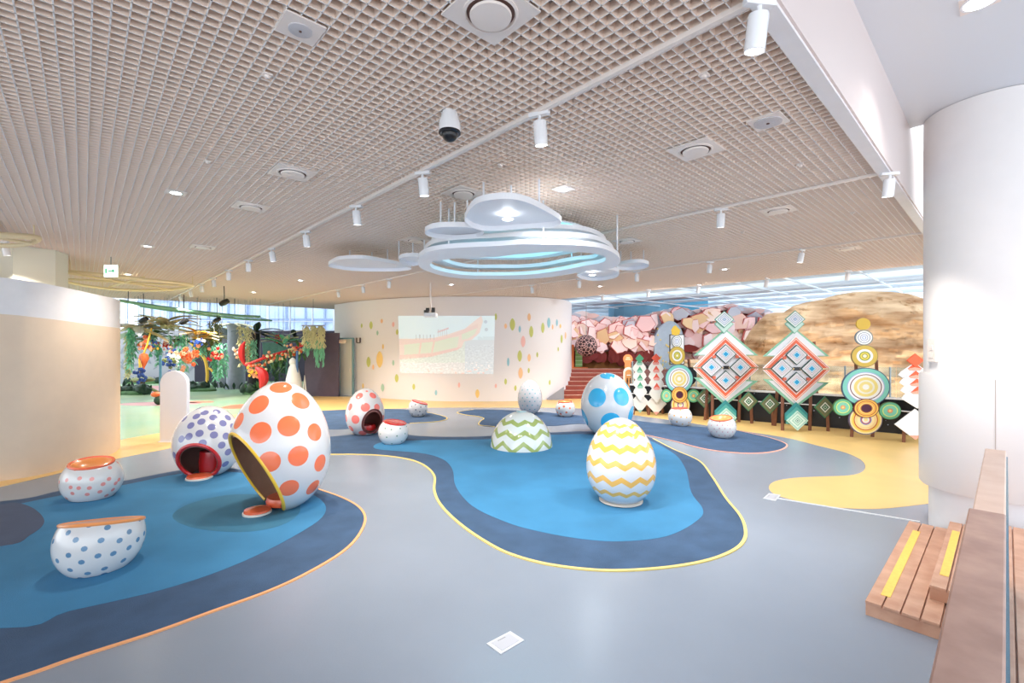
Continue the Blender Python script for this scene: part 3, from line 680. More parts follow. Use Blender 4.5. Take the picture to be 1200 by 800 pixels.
pod('white egg stool with blue-grey dots and thin orange seat, front left', Lq, .675, .67, .54, .10, (0, .2), (Vector((.05, 0, .415)), Vector((-.06, .25, 1))), (106, 146, 180),
    [(80, 625), (88, 633), (127, 618), (151, 622.5), (79, 650.5), (98, 643), (119, 633), (139, 634), (162, 631.5), (66, 657), (95, 659), (114, 651.5), (133, 649), (151, 642), (169, 625), (162, 648), (81, 668), (104, 671.5), (122, 665.5), (145, 657), (70, 675), (94, 680.5), (122, 677), (153, 664), (168, 636)], .024, .13, M_orl, 'flat', .016)
Lr = Vector(((461-600)/F*9.75, 9.75, 0))
pod('white egg stool with tiny green dots beside the pink spotted egg', Lr, .63, .60, .47, .07, (0, 0), (Vector((0, 0, .44)), Vector((.16, -.05, 1))), (100, 150, 120),
    [(451, 502), (459, 503.5), (469, 502), (475, 508), (453, 512.5), (465, 510.5), (450, 520), (459, 520), (471, 517), (446, 508)], .016, .16, M_red, 'flat', .014)
Ls = Vector(((490-600)/F*13.4, 13.4, 0))
pod('small white egg stool with grey dots in front of projection wall', Ls, .56, .54, .46, .05, (0, 0), (Vector((0, 0, .41)), Vector((.3, .05, 1))), (84, 96, 120),
    [(482, 476), (487, 480), (493, 477), (499, 481), (483, 485), (490, 486), (497, 487), (480, 481), (487, 474)], .02, .12, M_red, 'flat', .014)
Lt = Vector(((662.5-600)/F*13.4, 13.4, 0))
pod('small white egg stool with orange dots below the red stairs', Lt, .57, .54, .43, .05, (0, 0), (Vector((0, 0, .42)), Vector((-.03, -.08, 1))), (236, 130, 84),
    [(655, 478), (661, 476), (668, 478), (672, 484), (657, 485), (664, 483), (660, 488.5), (669, 488), (653, 483)], .033, .17, M_red, 'dish', .012)
Lu = Vector(((797-600)/F*11.9, 11.9, 0))
pod('white egg stool with yellow-orange dots before the ring totem', Lu, .60, .58, .44, .06, (0, 0), (Vector((0, 0, .43)), Vector((-.05, .03, 1))), (246, 190, 96),
    [(790, 487), (798, 488.5), (805, 489), (793, 494), (800, 497), (807, 495), (787, 491), (786, 497)], .022, .15, mat('rim_brown', (190, 90, 70), .4), 'flat', .012)
Lv = Vector(((846-600)/F*10.4, 10.4, 0))
pod('white egg stool with small red and blue dots and orange scooped seat at right', Lv, .61, .58, .46, .06, (0, 0), (Vector((0, 0, .43)), Vector((-.14, -.12, 1))), (214, 110, 130),
    [(834+6.2*i+(3 if j % 2 else 0), 498+4*j) for j in range(4) for i in range(5) if 832 < 834+6.2*i+(3 if j % 2 else 0) < 860], .012, .085, M_orange, 'dish', .014)
# white rounded sign post
t = thing('blank_sign', 'tall white round-topped signboard standing beside the left wall', 'sign', Vector(((205-600)/F*9.9, 9.9, 0)))
b = MB(); n = 16; r = .29; pts = [(-r, 0), (r, 0)]+[(r*math.cos(PI*i/n), 1.24+r*math.sin(PI*i/n)) for i in range(n+1)]
b.hexa([Vector((x, -.05, z)) for x, z in pts], [Vector((x, .05, z)) for x, z in pts]); b.build('board', mat('sign_white', (226, 226, 234), .4), t, bevel=.01)
b = MB(); b.box((0, 0, .01), (.62, .16, .02)); b.build('foot', M_white, t)

# ------------------------------------------------------------------ ceiling fixtures
def lamp(name, kind, parent, loc, energy, color=(1, .95, .9), size=1.2, blend=.6, r=.05, rot=(0, 0, 0)):
    l = bpy.data.lights.new(name, kind); l.energy = energy; l.color = color
    if kind == 'SPOT': l.spot_size = size; l.spot_blend = blend; l.shadow_soft_size = r
    if kind == 'AREA': l.shape = 'DISK'; l.size = r; l.spread = size
    o = bpy.data.objects.new(name, l); C.objects.link(o); o.parent = parent; o.location = loc; o.rotation_euler = rot; return o
for k, bb in enumerate((-.97, 2.5, 5.97, 9.65, 13.15)):
    if k == 4: continue
    b = MB(); b.box((0, 0, 0), (22, .035, .03)); o = b.build('lighting_track', M_track, None, loc=AB(11.9, bb, CZ-.016)); o.rotation_euler = (0, 0, math.atan2(AV.y, AV.x))
    tag(o, ['pale ceiling track at far left edge of the frame', 'pale ceiling track nearest the camera crossing the whole ceiling', 'second pale ceiling track, running behind the white cloud panels', 'third pale ceiling track in front of rock wall'][k], 'lighting track', 'ceiling lighting tracks')
def a_of(px, bb):
    k = (px-600)/F; return (.7317*bb-k*.6816*bb)/(.6816+.7317*k)
TL = None
track_lamps = [(2.5, [890, 632, 495, 417, 358, 318, 291, 268, 250, 236, 223, 211], (1, .92, .82)), (5.97, [1043, 845, 456, 425, 396], (1, .94, .88)), (9.65, [940, 832, 746, 679, 623], (.93, .97, 1)), (13.15, [994, 899, 819, 760, 706], (.9, .96, 1)), (-.97, [5], (1, .90, .78))]
def track_light(loc, label, color, first, tilt):
    t = thing('track_spotlight', label, 'spotlight', loc, 0, 'white track spotlights')
    return t
proto = None
def copy_tree(o, parent=None):
    c = o.copy(); C.objects.link(c); c.parent = parent
    for ch in list(o.children): copy_tree(ch, c)
    return c
def build_spot():
    t = thing('track_spotlight', '', 'spotlight', (0, 0, 0), 0, 'white track spotlights')
    b = MB(); b.box((0, 0, -.01), (.16, .035, .03)); b.tube([(0, 0, -.02), (0, 0, -.07)], .012, 8); b.build('bracket', M_whitegloss, t)
    M = Matrix.Rotation(.2, 3, 'X')
    b = MB(); b.lathe([(.001, -.03), (.046, -.03), (.05, -.045), (.05, -.20), (.046, -.205), (.042, -.19), (.001, -.188)], 24, (0, 0, -.03), M=M); b.build('lamp_body', M_whitegloss, t)
    b = MB(); b.lathe([(.001, -.192), (.041, -.192), (.041, -.197), (.001, -.197)], 20, (0, 0, -.03), M=M); b.build('lens', M_led, t)
    return t
proto = build_spot(); used = False
ordn = ['nearest', 'second', 'third', 'fourth', 'fifth', 'sixth', 'seventh', 'eighth', 'ninth', 'tenth', 'eleventh', 'twelfth']
trk = {2.5: 'on the nearest full-length track', 5.97: 'on the second track, by the cloud panels', 9.65: 'on the third track, before the rock wall', 13.15: 'on the far ceiling edge rail above the rock', -.97: 'at the far left frame edge'}
for bb, xs, colr in track_lamps:
    for i, x in enumerate(xs):
        a = a_of(x, bb); o = proto if not used else copy_tree(proto); used = True
        o.location = AB(a, bb, CZ-.03); o.rotation_euler = (0, 0, random.uniform(-.6, .6))
        o['label'] = 'white cylinder spotlight, %s from the %s %s' % (ordn[i], 'right' if bb > 0 else 'left', trk[bb])
        col2 = colr
        e = SPOT_E*(1 if a < 9 else 1.5)*(.5 if 9 < bb < 13 and a < 4.1 else 1)*(1.5 if bb > 13 and 4.1 < a < 7 else (.35 if bb > 13 and a >= 7 else 1))*(.55 if a < 1 else 1)
        lamp('lamp', 'SPOT', o, (0, .05, -.26), e, col2, 1.75, .8, .05, (.25 if bb < 13 else 1.05, 0, 0))
def panel(loc, half, z, d=.02): pass
az = math.atan2(BV.y, BV.x)
def build_diffuser(s, r, kind):
    t = thing('ceiling_diffuser', '', 'ceiling vent', (0, 0, 0))
    h = .5*s; R = math.cos(az), math.sin(az)
    b = MB(); b.box((0, 0, -.004), (s, s, .01), rz=az); b.build('panel', M_track, t)
    if kind == 'disc':
        b = MB(); b.lathe([(r*1.32, -.008), (r*1.32, -.016), (r*1.2, -.02), (r*1.14, -.01), (r*1.14, -.006)], 36); b.build('ring', M_track, t)
        b = MB(); b.lathe([(r*1.14, -.009), (r*.9, -.011)], 36, cap=True); b.build('slot', mat('slot_brown', (110, 80, 70), .8), t)
        b = MB(); b.lathe([(r*.92, -.012), (r, -.02), (r*.97, -.032), (r*.5, -.037), (.001, -.038)], 36); b.build('disc', M_track, t)
    elif kind == 'speaker':
        b = MB(); b.lathe([(r, -.009), (r, -.016), (r*.92, -.018), (.001, -.018)], 32); b.build('grille', mat('speaker_grey', (205, 200, 202), .6, bump=.3, bscale=300), t)
        b = MB(); b.lathe([(r*.12, -.018), (r*.12, -.022), (.001, -.022)], 12); b.build('badge', mat('slot_brown', (110, 80, 70), .8), t)
    elif kind == 'led':
        b = MB(); b.lathe([(r*1.2, -.009), (r*1.2, -.014), (r, -.014)], 24, cap=False); b.build('ring', M_whitegloss, t)
        b = MB(); b.lathe([(r, -.012), (.001, -.012)], 24, cap=False); b.build('lens', M_led, t)
    return t
protoD = {}
def place(kind, x, y, s, r, label, cat, group, z=CZ, light=None):
    key = (kind, s, r)
    if key not in protoD: o = protoD[key] = build_diffuser(s, r, kind)
    else:
        o = copy_tree(protoD[key])
        for ch in list(o.children):
            if ch.type == 'LIGHT': bpy.data.objects.remove(ch)
    o.name = {'disc': 'ceiling_vent', 'speaker': 'ceiling_speaker', 'led': 'downlight'}[kind]
    o.location = P(x, y, z); o['label'] = label; o['category'] = cat; o['group'] = group
    if light: lamp('lamp', 'SPOT', o, (0, 0, -.05), light[0], light[1], 2.3, .8, .08)
for x, y, l in [(575, 14, 'large square ceiling vent with round disc at the top centre'), (343, 202, 'square ceiling vent with round disc, left of the dome camera'), (815, 175, 'square ceiling vent with round disc, right of the dome camera'),
                (294, 242, 'square ceiling vent with disc, lower left beside downlight'), (543, 226, 'square ceiling vent with disc above the top cloud panel'), (912, 246, 'square ceiling vent with disc between second and third tracks'), (487, 281, 'small-looking ceiling vent left of the round cloud panel'), (735, 282, 'ceiling vent right of the ring cloud'), (993, 291, 'far flat ceiling vent right of the rock wall spotlight'), (238, 289, 'far flat ceiling vent over the jungle area')]:
    place('disc', x, y, .375, .112, l, 'ceiling vent', 'round disc ceiling vents')
place('speaker', 352, 33, .21, .062, 'small square ceiling speaker at upper left of the lattice', 'ceiling speaker', 'ceiling speakers')
place('speaker', 900, 142, .24, .1, 'square ceiling speaker with grey grille at right', 'ceiling speaker', 'ceiling speakers')
WARM = (1, .90, .78); COOL = (.86, .95, 1)
for x, y, l, c in [(206, 225, 'bright recessed downlight over the left side', (1, .95, .86)), (660, 221, 'bright recessed downlight above the cloud panels', COOL), (173, 288, 'recessed downlight near the exit sign', WARM), (150, 321, 'far recessed downlight behind the hanging hoop', WARM),
                   (297, 342, 'far recessed downlight over the jungle', WARM), (352, 328, 'far recessed downlight left of the white oval ceiling panel', WARM), (529, 333, 'recessed downlight above the projection wall', WARM), (849, 315, 'recessed downlight above the pink cave', COOL), (703, 335, 'recessed downlight above the stairs', COOL)]:
    place('led', x, y, .2, .055, l, 'downlight', 'recessed downlights', light=(DOWN_E*(1.3 if y > 280 else 1), c))
place('led', 1148, 1, .22, .09, 'recessed downlight in the smooth white soffit at top right', 'downlight', 'recessed downlights', z=4.68, light=(DOWN_E*.5, (1, .93, .88)))
for i, (x, y) in enumerate([(313, 88), (243, 189), (825, 88), (587, 193), (938, 193), (468, 245), (183, 272), (999, 249), (870, 272)]):
    b = MB(); b.box((0, 0, 0), (.055, .055, .012), rz=az); b.lathe([(.018, 0), (.014, -.02), (.001, -.022)], 12)
    o = b.build('sprinkler', M_track, None, loc=P(x, y, CZ-.007)); tag(o, 'small square sprinkler plate in the lattice, ' + ['upper left', 'left of centre by the downlight', 'upper right near the big spotlight', 'above the cloud panels', 'right near the bulkhead', 'between track and oval panel', 'far left', 'far right before third track', 'right of the cloud ring'][i], 'sprinkler', 'ceiling sprinklers')
# dome camera
t = thing('dome_camera', 'white dome security camera with black lens ball hanging from lattice', 'camera', P(527, 131, CZ))
b = MB(); b.lathe([(.001, 0), (.055, 0), (.06, -.01), (.066, -.04), (.082, -.10), (.085, -.15), (.078, -.158), (.001, -.158)], 32); b.build('housing', M_whitegloss, t)
b = MB(); b.lathe([(.083, -.152), (.084, -.165), (.07, -.17)], 32, cap=False); b.ball((0, 0, -.165), .062, n=24); b.build('lens_dome', M_black, t)
# exit sign
t = thing('exit_sign', 'hanging white exit sign with green arrow at left', 'exit sign', D(130, 310.5, 9.3))
b = MB(); b.box((0, 0, -.12), (.25, .04, .24)); b.build('light_box', mat('sign_glow', (225, 245, 238), .4, emit=1.0), t)
b = MB(); M_eg = mat('exit_green', (60, 175, 120), .4, emit=.3)
b.box((.01, -.024, -.12), (.09, .004, .026)); b.add([(.05, -.026, -.07), (.05, -.026, -.17), (.1, -.026, -.12)], [(0, 1, 2)]); b.box((-.08, -.024, -.12), (.03, .004, .1)); b.build('arrow', M_eg, t)
b = MB(); b.tube([(0, 0, 0), (0, 0, CZ-t.location.z)], .008); b.build('rod', mat('rod_grey', (150, 150, 150), .5), t)
# hanging hoops
def hoop(label, c, rx, ry, rz, spokes):
    t = thing('hanging_hoop', label, 'hoop', c, rz, 'hanging cream hoops'); M_h = mat('hoop_cream', (240, 222, 180), .5)
    pts = [Vector((rx*math.cos(2*PI*i/40), ry*math.sin(2*PI*i/40), .05*math.sin(4*PI*i/40))) for i in range(40)]
    b = MB(); b.tube(pts, .035, 8, closed=True); b.build('ring', M_h, t)
    b = MB()
    for i in range(spokes):
        an = PI*i/spokes+.3; b.tube([Vector((rx*math.cos(an), ry*math.sin(an), 0)), Vector((-rx*math.cos(an), -ry*math.sin(an), 0))], .025, 6)
    b.build('cross_bar', M_h, t)
    b = MB()
    for an in (.4, 2.5, 4.6): b.tube([(rx*math.cos(an), ry*math.sin(an), 0), (rx*math.cos(an), ry*math.sin(an), CZ-c.z)], .008, 6)
    b.build('hanger', M_h, t)
hoop('large cream hoop with crossbars hung beyond the exit sign', Vector((-9.4, 11.2, 3.6)), 1.3, 1.6, .2, 3)
hoop('cream hoop cut off by the left frame edge below the ceiling', D(-16, 276, 6.6), .5, .55, 0, 3)

# ------------------------------------------------------------------ cloud ceiling installation
M_cl = mat('cloud_white', (246, 246, 250), .45)
def rods(spots, z, parent, c):
    for p in spots:
        b = MB(); b.tube([p-c, Vector((p.x, p.y, CZ))-c], .011, 8); b.build('rod', M_cl, parent)
def cloud(px, z, th, label, k=6, light=None):
    pts = smooth([P(x, y, z) for x, y in px], k); c = sum(pts, Vector())/len(pts)
    t = thing('hanging_cloud', label, 'ceiling cloud', Vector((c.x, c.y, z)), 0, 'white cloud panels')
    cc = Vector((c.x, c.y, z)); slab([p-cc for p in pts], 0, th, 'panel', M_cl, t)
    r = max((p-c).length for p in pts)*.45
    rods([c+Vector((r, 0, th)), c+Vector((-r, .1, th)), c+Vector((0, r*.7, th))], z, t, cc)
    if light:
        q = P(light[0], light[1], z)-cc; b = MB(); b.lathe([(.06, -.003), (.05, -.008), (.001, -.008)], 24, q); b.build('downlight', M_led, t)
        lamp('lamp', 'SPOT', t, q+Vector((0, 0, -.05)), DOWN_E, COOL, 2.3, .8, .02)
cloud([(545.5, 260), (547, 252), (556, 240), (573, 234.5), (597, 233), (617, 237), (637, 246), (655, 257), (657, 262.5), (643, 266), (613, 268), (580, 270.5), (560, 269)], 3.45, .06, 'top rounded cloud panel with one downlight', 6, (595, 256.5))
cloud([(498, 272), (505, 268), (520, 266), (545, 266), (562, 269), (567, 273), (560, 278), (540, 280.5), (515, 279.5), (501, 276)], 3.45, .06, 'small oval cloud panel left of the top one')
cloud([(385, 312), (392, 306), (403, 303.5), (425, 303), (445, 306), (466, 310), (482, 315), (470, 317.5), (445, 318), (420, 317.5), (400, 315.5)], 3.55, .06, 'long flat cloud panel farthest left')
cloud([(467.5, 305), (472, 301.5), (485, 300.5), (497, 302), (494, 309), (483, 311.5), (472, 309)], 3.5, .06, 'small round cloud panel tucked left of the ring')
cloud([(722, 312), (735, 308.5), (750, 307.5), (760, 310), (757, 314), (742, 316.5), (726, 316)], 3.55, .06, 'small oval cloud panel right of the ring')
cloud([(676, 323), (690, 317), (712, 315.5), (725, 319), (722, 325), (705, 328.5), (688, 328)], 3.38, .06, 'lower right cloud panel with downlight under the ring', 6, (694, 322))
outer = [(330, 318), (338, 300), (370, 284), (430, 274), (520, 268), (610, 264), (700, 258), (800, 259), (900, 262), (975, 272), (1022, 292), (1039, 312), (1034, 330), (1005, 344), (945, 350), (880, 360), (800, 373), (700, 381), (600, 381), (500, 380), (425, 371), (360, 352), (335, 337)]
inner = [(372, 330), (384, 320), (415, 314), (460, 309), (530, 306), (615, 302), (700, 291), (800, 285), (885, 285), (945, 291), (980, 299), (990, 308), (986, 318), (960, 327), (920, 333), (870, 343), (790, 357), (700, 366), (600, 368), (505, 367), (440, 359), (395, 348), (378, 340)]
def resample(pts, n):
    q = pts+[pts[0]]; L = [0]
    for i in range(len(pts)): L.append(L[-1]+(q[i+1]-q[i]).length)
    out = []; j = 0
    for i in range(n):
        s = L[-1]*i/n
        while L[j+1] < s: j += 1
        out.append(q[j].lerp(q[j+1], (s-L[j])/(L[j+1]-L[j])))
    return out
zo = 3.30
po = smooth([P(380+x/3, 200+y/3, zo) for x, y in outer], 5); pi_ = smooth([P(380+x/3, 200+y/3, zo) for x, y in inner], 5)
cc = sum(po, Vector())/len(po)
rg = thing('cloud_ring', 'large triple layered white ring cloud with cyan glowing centre', 'ceiling cloud', Vector((cc.x, cc.y, zo)), 0, 'white cloud panels')
def ringlayer(z, sx, sy, th, w=None):
    n = len(po); b = MB(); O = []; I = []
    for p in po: O.append(Vector(((p.x-cc.x)*sx, (p.y-cc.y)*sy, 0)))
    for p in pi_: I.append(Vector(((p.x-cc.x)*sx, (p.y-cc.y)*sy, 0)))
    if w: I = [o_-(o_.normalized()*w) for o_ in O]
    vs = [q+Vector((0, 0, z-zo+h)) for L_ in (O, I) for h in (0, th) for q in L_]
    fs = []
    for i in range(n):
        j = (i+1) % n
        fs += [(i, j, 2*n+j, 2*n+i), (n+i, n+j, 3*n+j, 3*n+i), (i, j, n+j, n+i), (2*n+i, 2*n+j, 3*n+j, 3*n+i)]
    b.add(vs, fs); return b.build('ring_layer', M_cl, rg)
ringlayer(3.30, 1, 1, .06); ringlayer(3.44, .94, .87, .06, .22); ringlayer(3.58, .87, .74, .06, .2)
slab([Vector((1.05*math.cos(2*PI*i/40)+.1, .35+.95*math.sin(2*PI*i/40)+.08*math.cos(6*PI*i/40), .44)) for i in range(40)], .42, .45, 'glow_panel', mat('cyan_glow', (120, 225, 240), .4, emit=.8), rg)
slab([Vector((1.08*math.cos(2*PI*i/40)+.1, .35+.98*math.sin(2*PI*i/40)+.08*math.cos(6*PI*i/40), .44)) for i in range(40)], .45, .48, 'glow_blocker', M_cl, rg)  # added cover that keeps the cyan glow off the ceiling
rods([P(380+x/3, 200+y/3, 3.30) for x, y in ((438, 285), (770, 265), (1030, 300), (540, 372), (870, 355))], zo, rg, Vector((cc.x, cc.y, zo)))
# projector
pr = thing('ceiling_projector', 'white projector on a ceiling pole before the projection wall', 'projector', D(504.5, 369, 13.2))
b = MB(); b.box((0, 0, 0), (.36, .34, .12)); b.build('body', M_whitegloss, pr, bevel=.02)
b = MB(); b.tube([(0, 0, .05), (0, 0, CZ-pr.location.z)], .025, 8); b.build('pole', M_track, pr)
b = MB()
for i in range(7): b.box((random.uniform(-.14, .1), random.uniform(-.18, .1), random.uniform(.06, .17)), (.09, .05, .09), rz=random.uniform(0, 3))
b.build('mount', M_black, pr)
b = MB(); b.lathe([(.05, 0), (.05, .06), (.035, .07)], 16, (-.08, .17, 0), M=Matrix.Rotation(-PI/2, 3, 'X')); b.build('lens', M_black, pr)

# ------------------------------------------------------------------ red stairs, platform, far blue pillar
M_stair = mat('stair_red', (158, 74, 58), .45, var=.08); M_nose = mat('stair_nose', (236, 200, 186), .4)
for i in range(7):
    Y = 17.7+.32*i; xl = (640+4.3*i-600)/F*Y-.05 if i < 6 else .067*0+(668-600)/F*Y; 
    b = MB(); b.box(((xl+4.6)/2, Y+.16, .075+.075*i), (4.6-xl, .32, .15+.15*i))
    o = b.build('stair_step', M_stair, None); tag(o, 'red stair step, %s from the bottom, beside the curved wall' % ordn[i].replace('nearest', 'first'), 'step', 'red stair steps')
    b = MB(); b.box(((xl+4.6)/2, Y-.006, .142+.15*i), (4.6-xl, .012, .016)); b.build('nosing', M_nose, o)
plat = MB(); plat.box((6.5, 23.05, .5), (14, 6.2, 1.0)); struct(plat.build('floor', M_stair))
b = MB(); b.hexa([V_(661, 17.3), V_(641, 17.3), V_(641, 17.4), V_(661, 17.4)], [V_(661, 17.3)+Vector((0, 0, .5)), V_(641, 17.3)+Vector((0, 0, .05)), V_(641, 17.4)+Vector((0, 0, .05)), V_(661, 17.4)+Vector((0, 0, .5))])
struct(b.build('trim_4', mat('stringer_grey', (150, 152, 165), .5)))
b = MB()
Yb = 25.5; X = lambda px, Y=25.5: (px-600)/F*Y
b.prism([(X(722), Yb+.4), (X(731), Yb), (X(791), Yb), (X(791), Yb+2), (X(722), Yb+2)], 0, 4.7, 0)
b.prism([(X(791), Yb-.01), (X(827), Yb-.3), (X(827), Yb+2), (X(791), Yb+2)], 0, 4.9, 1)
struct(b.build('wall_back', [mat('blue_wall', (126, 182, 210), .7), mat('bright_blue_wall', (110, 200, 236), .7)]))
b = MB(); b.box((8, 32, 2.4), (34, .2, 4.8)); struct(b.build('wall_back', mat('pale_blue_wall', (222, 234, 242), .8)))
# orange post and green glass panel at the head of the stairs
pp = Vector((2.62, 20.3, 1.0)); t = thing('stair_gate', 'orange post with green panel at the top of the red stairs', 'gate', pp)
b = MB(); b.box((.03, 0, .5), (.14, .14, 1.15)); b.box((.3, 0, .04), (.8, .3, .08)); b.build('post', mat('orange_paint', (230, 120, 60), .5), t)
b = MB(); b.box((.32, 0, .55), (.3, .06, .9)); b.build('panel', mat('green_panel', (120, 160, 90), .5), t)
b = MB()
for i in range(5): b.box((.32, -.035, .2+.17*i), (.3, .01, .02))
b.build('stripe', mat('green_pale', (190, 210, 170), .5), t)

# ------------------------------------------------------------------ pink cave wall
cave = thing('cave_wall', 'pink and peach layered paper-like cave wall behind the stairs', 'cave wall', Vector((6, 20.9, 1.0)))
def cave_top(px):
    pts = [(668, 368), (682, 365), (700, 371), (722, 371), (745, 372), (770, 366), (795, 360), (812, 364), (835, 359), (858, 357), (880, 362), (900, 362), (915, 375), (940, 400)]
    for (x0, y0), (x1, y1) in zip(pts, pts[1:]):
        if px <= x1: return y0+(y1-y0)*(px-x0)/(x1-x0)
    return 400
rnd = random.Random(11)
b = MB(); n = 60                                   # dark red back shell
top = []; bot = []
for i in range(n+1):
    px = 664+(930-664)*i/n; top.append(D(px, cave_top(px)+3, 21.2)-cave.location); bot.append(D(px, 441, 21.2)-cave.location)
vs = top+bot; b.add(vs+[v+Vector((0, .4, 0)) for v in vs], [(i, i+1, n+2+i, n+1+i) for i in range(n)]+[(2*n+2+i, 2*n+3+i, 3*n+4+i, 3*n+3+i) for i in range(n)]+[(i, i+1, 2*n+3+i, 2*n+2+i) for i in range(n)])
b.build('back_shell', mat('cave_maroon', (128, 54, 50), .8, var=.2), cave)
pinks = [(255, 228, 226), (255, 216, 212), (254, 226, 212), (252, 212, 196), (255, 232, 230), (252, 208, 208), (255, 226, 212)]
b = MB(); tn = []
def plate(cx, cy, Y, rx, ry, th, colr, edge=True, jag=.35):
    c = D(cx, cy, Y)-cave.location; m = rnd.randint(5, 8); pts = []
    a0_ = rnd.random()*6; ax = rnd.uniform(-.5, .5); ay = rnd.uniform(-.5, .4)
    for i in range(m):
        an = a0_+2*PI*i/m; q = rnd.uniform(1-jag, 1+jag*.4)
        x, z = rx*q*math.cos(an), ry*q*math.sin(an); pts.append(Vector((x, ax*x+ay*z, z)))
    m = len(pts)
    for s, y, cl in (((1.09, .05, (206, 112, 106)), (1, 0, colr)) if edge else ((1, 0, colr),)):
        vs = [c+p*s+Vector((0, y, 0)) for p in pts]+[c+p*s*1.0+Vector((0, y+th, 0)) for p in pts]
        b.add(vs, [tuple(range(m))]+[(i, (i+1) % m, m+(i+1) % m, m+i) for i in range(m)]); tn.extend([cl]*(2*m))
for k in range(300):
    px = rnd.uniform(670, 905); ty = cave_top(px); yb = 418 if px < 770 else 432
    v = rnd.random()**.8; py = ty+6+(yb-10-ty-6)*v
    if 768 < px < 801 and py > 374: continue
    if (px-687)**2+(py-405)**2 < 90: continue
    cl = pinks[rnd.randrange(7)]
    if v < .18 and rnd.random() < .5: cl = (205, 206, 216)
    elif rnd.random() < .12: cl = (244, 206, 160)
    elif v > .6 and rnd.random() < .3: cl = (250, 224, 228)
    plate(px, py, rnd.uniform(20.3, 21.05), rnd.uniform(.22, .5), rnd.uniform(.2, .46), .1, cl)
for i in range(26):   # pale blue-grey crest
    px = 672+9.3*i; plate(px, cave_top(px)+2.5, 20.9, .42, .14, .25, [(206, 208, 218), (232, 214, 212), (240, 206, 200)][i % 3], False, .25)
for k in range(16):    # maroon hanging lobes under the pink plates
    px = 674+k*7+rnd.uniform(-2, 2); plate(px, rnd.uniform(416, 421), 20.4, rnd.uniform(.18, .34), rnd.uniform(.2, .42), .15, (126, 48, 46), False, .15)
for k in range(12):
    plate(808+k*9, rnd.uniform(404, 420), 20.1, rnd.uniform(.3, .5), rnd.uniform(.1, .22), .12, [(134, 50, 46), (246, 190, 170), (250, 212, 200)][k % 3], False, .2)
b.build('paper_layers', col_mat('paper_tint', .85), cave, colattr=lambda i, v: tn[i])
# blue-grey arch opening with yellow flecks
c = cave.location
pts = smooth([D(x, y, 20.25)-c for x, y in ((768, 440), (767, 402), (772, 386), (784, 376), (795, 381), (801, 396), (803, 440))], 4, False)
b = MB(); m = len(pts); b.add([p for p in pts]+[p+Vector((0, .3, 0)) for p in pts], [tuple(range(m))]+[(i, (i+1) % m, m+(i+1) % m, m+i) for i in range(m)])
b.build('arch_panel', mat('arch_blue', (176, 190, 206), .7, var=.05), cave)
b = MB()
for k in range(34):
    x, y = rnd.uniform(770, 799), rnd.uniform(384, 436)
    b.ball(D(x, y, 20.23)-c, .035, n=6, sq=(1, .3, 1.4))
b.build('yellow_flecks', mat('fleck_yellow', (236, 206, 110), .6), cave)
# brown folded base
b = MB(); xs = [672, 690, 705, 722, 738, 755, 770]; 
top = [D(x, 412, 20.8+(.35 if i % 2 else 0))-c for i, x in enumerate(xs)]; bot = [D(x, 443, 20.8+(.35 if i % 2 == 0 else 0))-c for i, x in enumerate(xs)]
n = len(xs); b.add(top+bot, [t_ for i in range(n-1) for t_ in ((i, i+1, n+i), (i+1, n+i+1, n+i))]); b.build('folded_base', mat('brown_fold', (176, 118, 62), .6, rgb2=(150, 98, 52), scale=1.2), cave)
# leopard ball
bc = D(687, 405, 19.4); t = thing('spotted_ball', 'round dark ball with leopard-like pink blotches hung before the cave', 'ball', bc)
b = MB(); b.ball((0, 0, 0), .46, n=40)
mm = bpy.data.materials.new('leopard'); mm.use_nodes = True; N = mm.node_tree; bs = N.nodes['Principled BSDF']; bs.inputs['Roughness'].default_value = .5
tc = N.nodes.new('ShaderNodeTexCoord'); vo = N.nodes.new('ShaderNodeTexVoronoi'); vo.feature = 'DISTANCE_TO_EDGE'; vo.inputs['Scale'].default_value = 7
rp = N.nodes.new('ShaderNodeValToRGB'); rp.color_ramp.elements[0].position = .045; rp.color_ramp.elements[1].position = .06
rp.color_ramp.elements[0].color = lin((224, 176, 170))+(1,); rp.color_ramp.elements[1].color = lin((52, 24, 30))+(1,)
N.links.new(tc.outputs['Object'], vo.inputs['Vector']); N.links.new(vo.outputs[0], rp.inputs[0]); N.links.new(rp.outputs[0], bs.inputs['Base Color'])
b.build('ball_skin', mm, t)
b = MB(); b.tube([(0, 0, .45), (.0, 0, CZ-bc.z)], .012, 6); b.build('cord', mat('rod_grey', (150, 150, 150), .5), t)
# little objects up by the cave: orange seal sign and restroom tag sign
t = thing('round_sign', 'small round orange sign on a post, left of green totem', 'sign', D(735.5, 470, 16.6))
zz = 1.0; b = MB(); b.lathe([(.001, 0), (.17, 0), (.17, .05), (.001, .05)], 28, (0, 0, 1.52), M=Matrix.Rotation(PI/2, 3, 'X')); b.box((0, -.02, 1.28), (.22, .04, .24)); b.build('disc', mat('seal_orange', (240, 140, 84), .5), t)
b = MB(); b.box((0, -.056, 1.57), (.12, .01, .03)); b.box((0, -.056, 1.51), (.18, .01, .03)); b.build('lettering', mat('seal_pale', (250, 215, 180), .5), t)
b = MB(); b.tube([(0, 0, 0), (0, 0, 1.4)], .03, 10); b.lathe([(.16, 0), (.16, .02), (.03, .03)], 20); b.build('post', M_white, t)
t = thing('restroom_sign', 'white pill-shaped sign with brown panel and two small figures', 'sign', D(736.5, 476, 15.6))
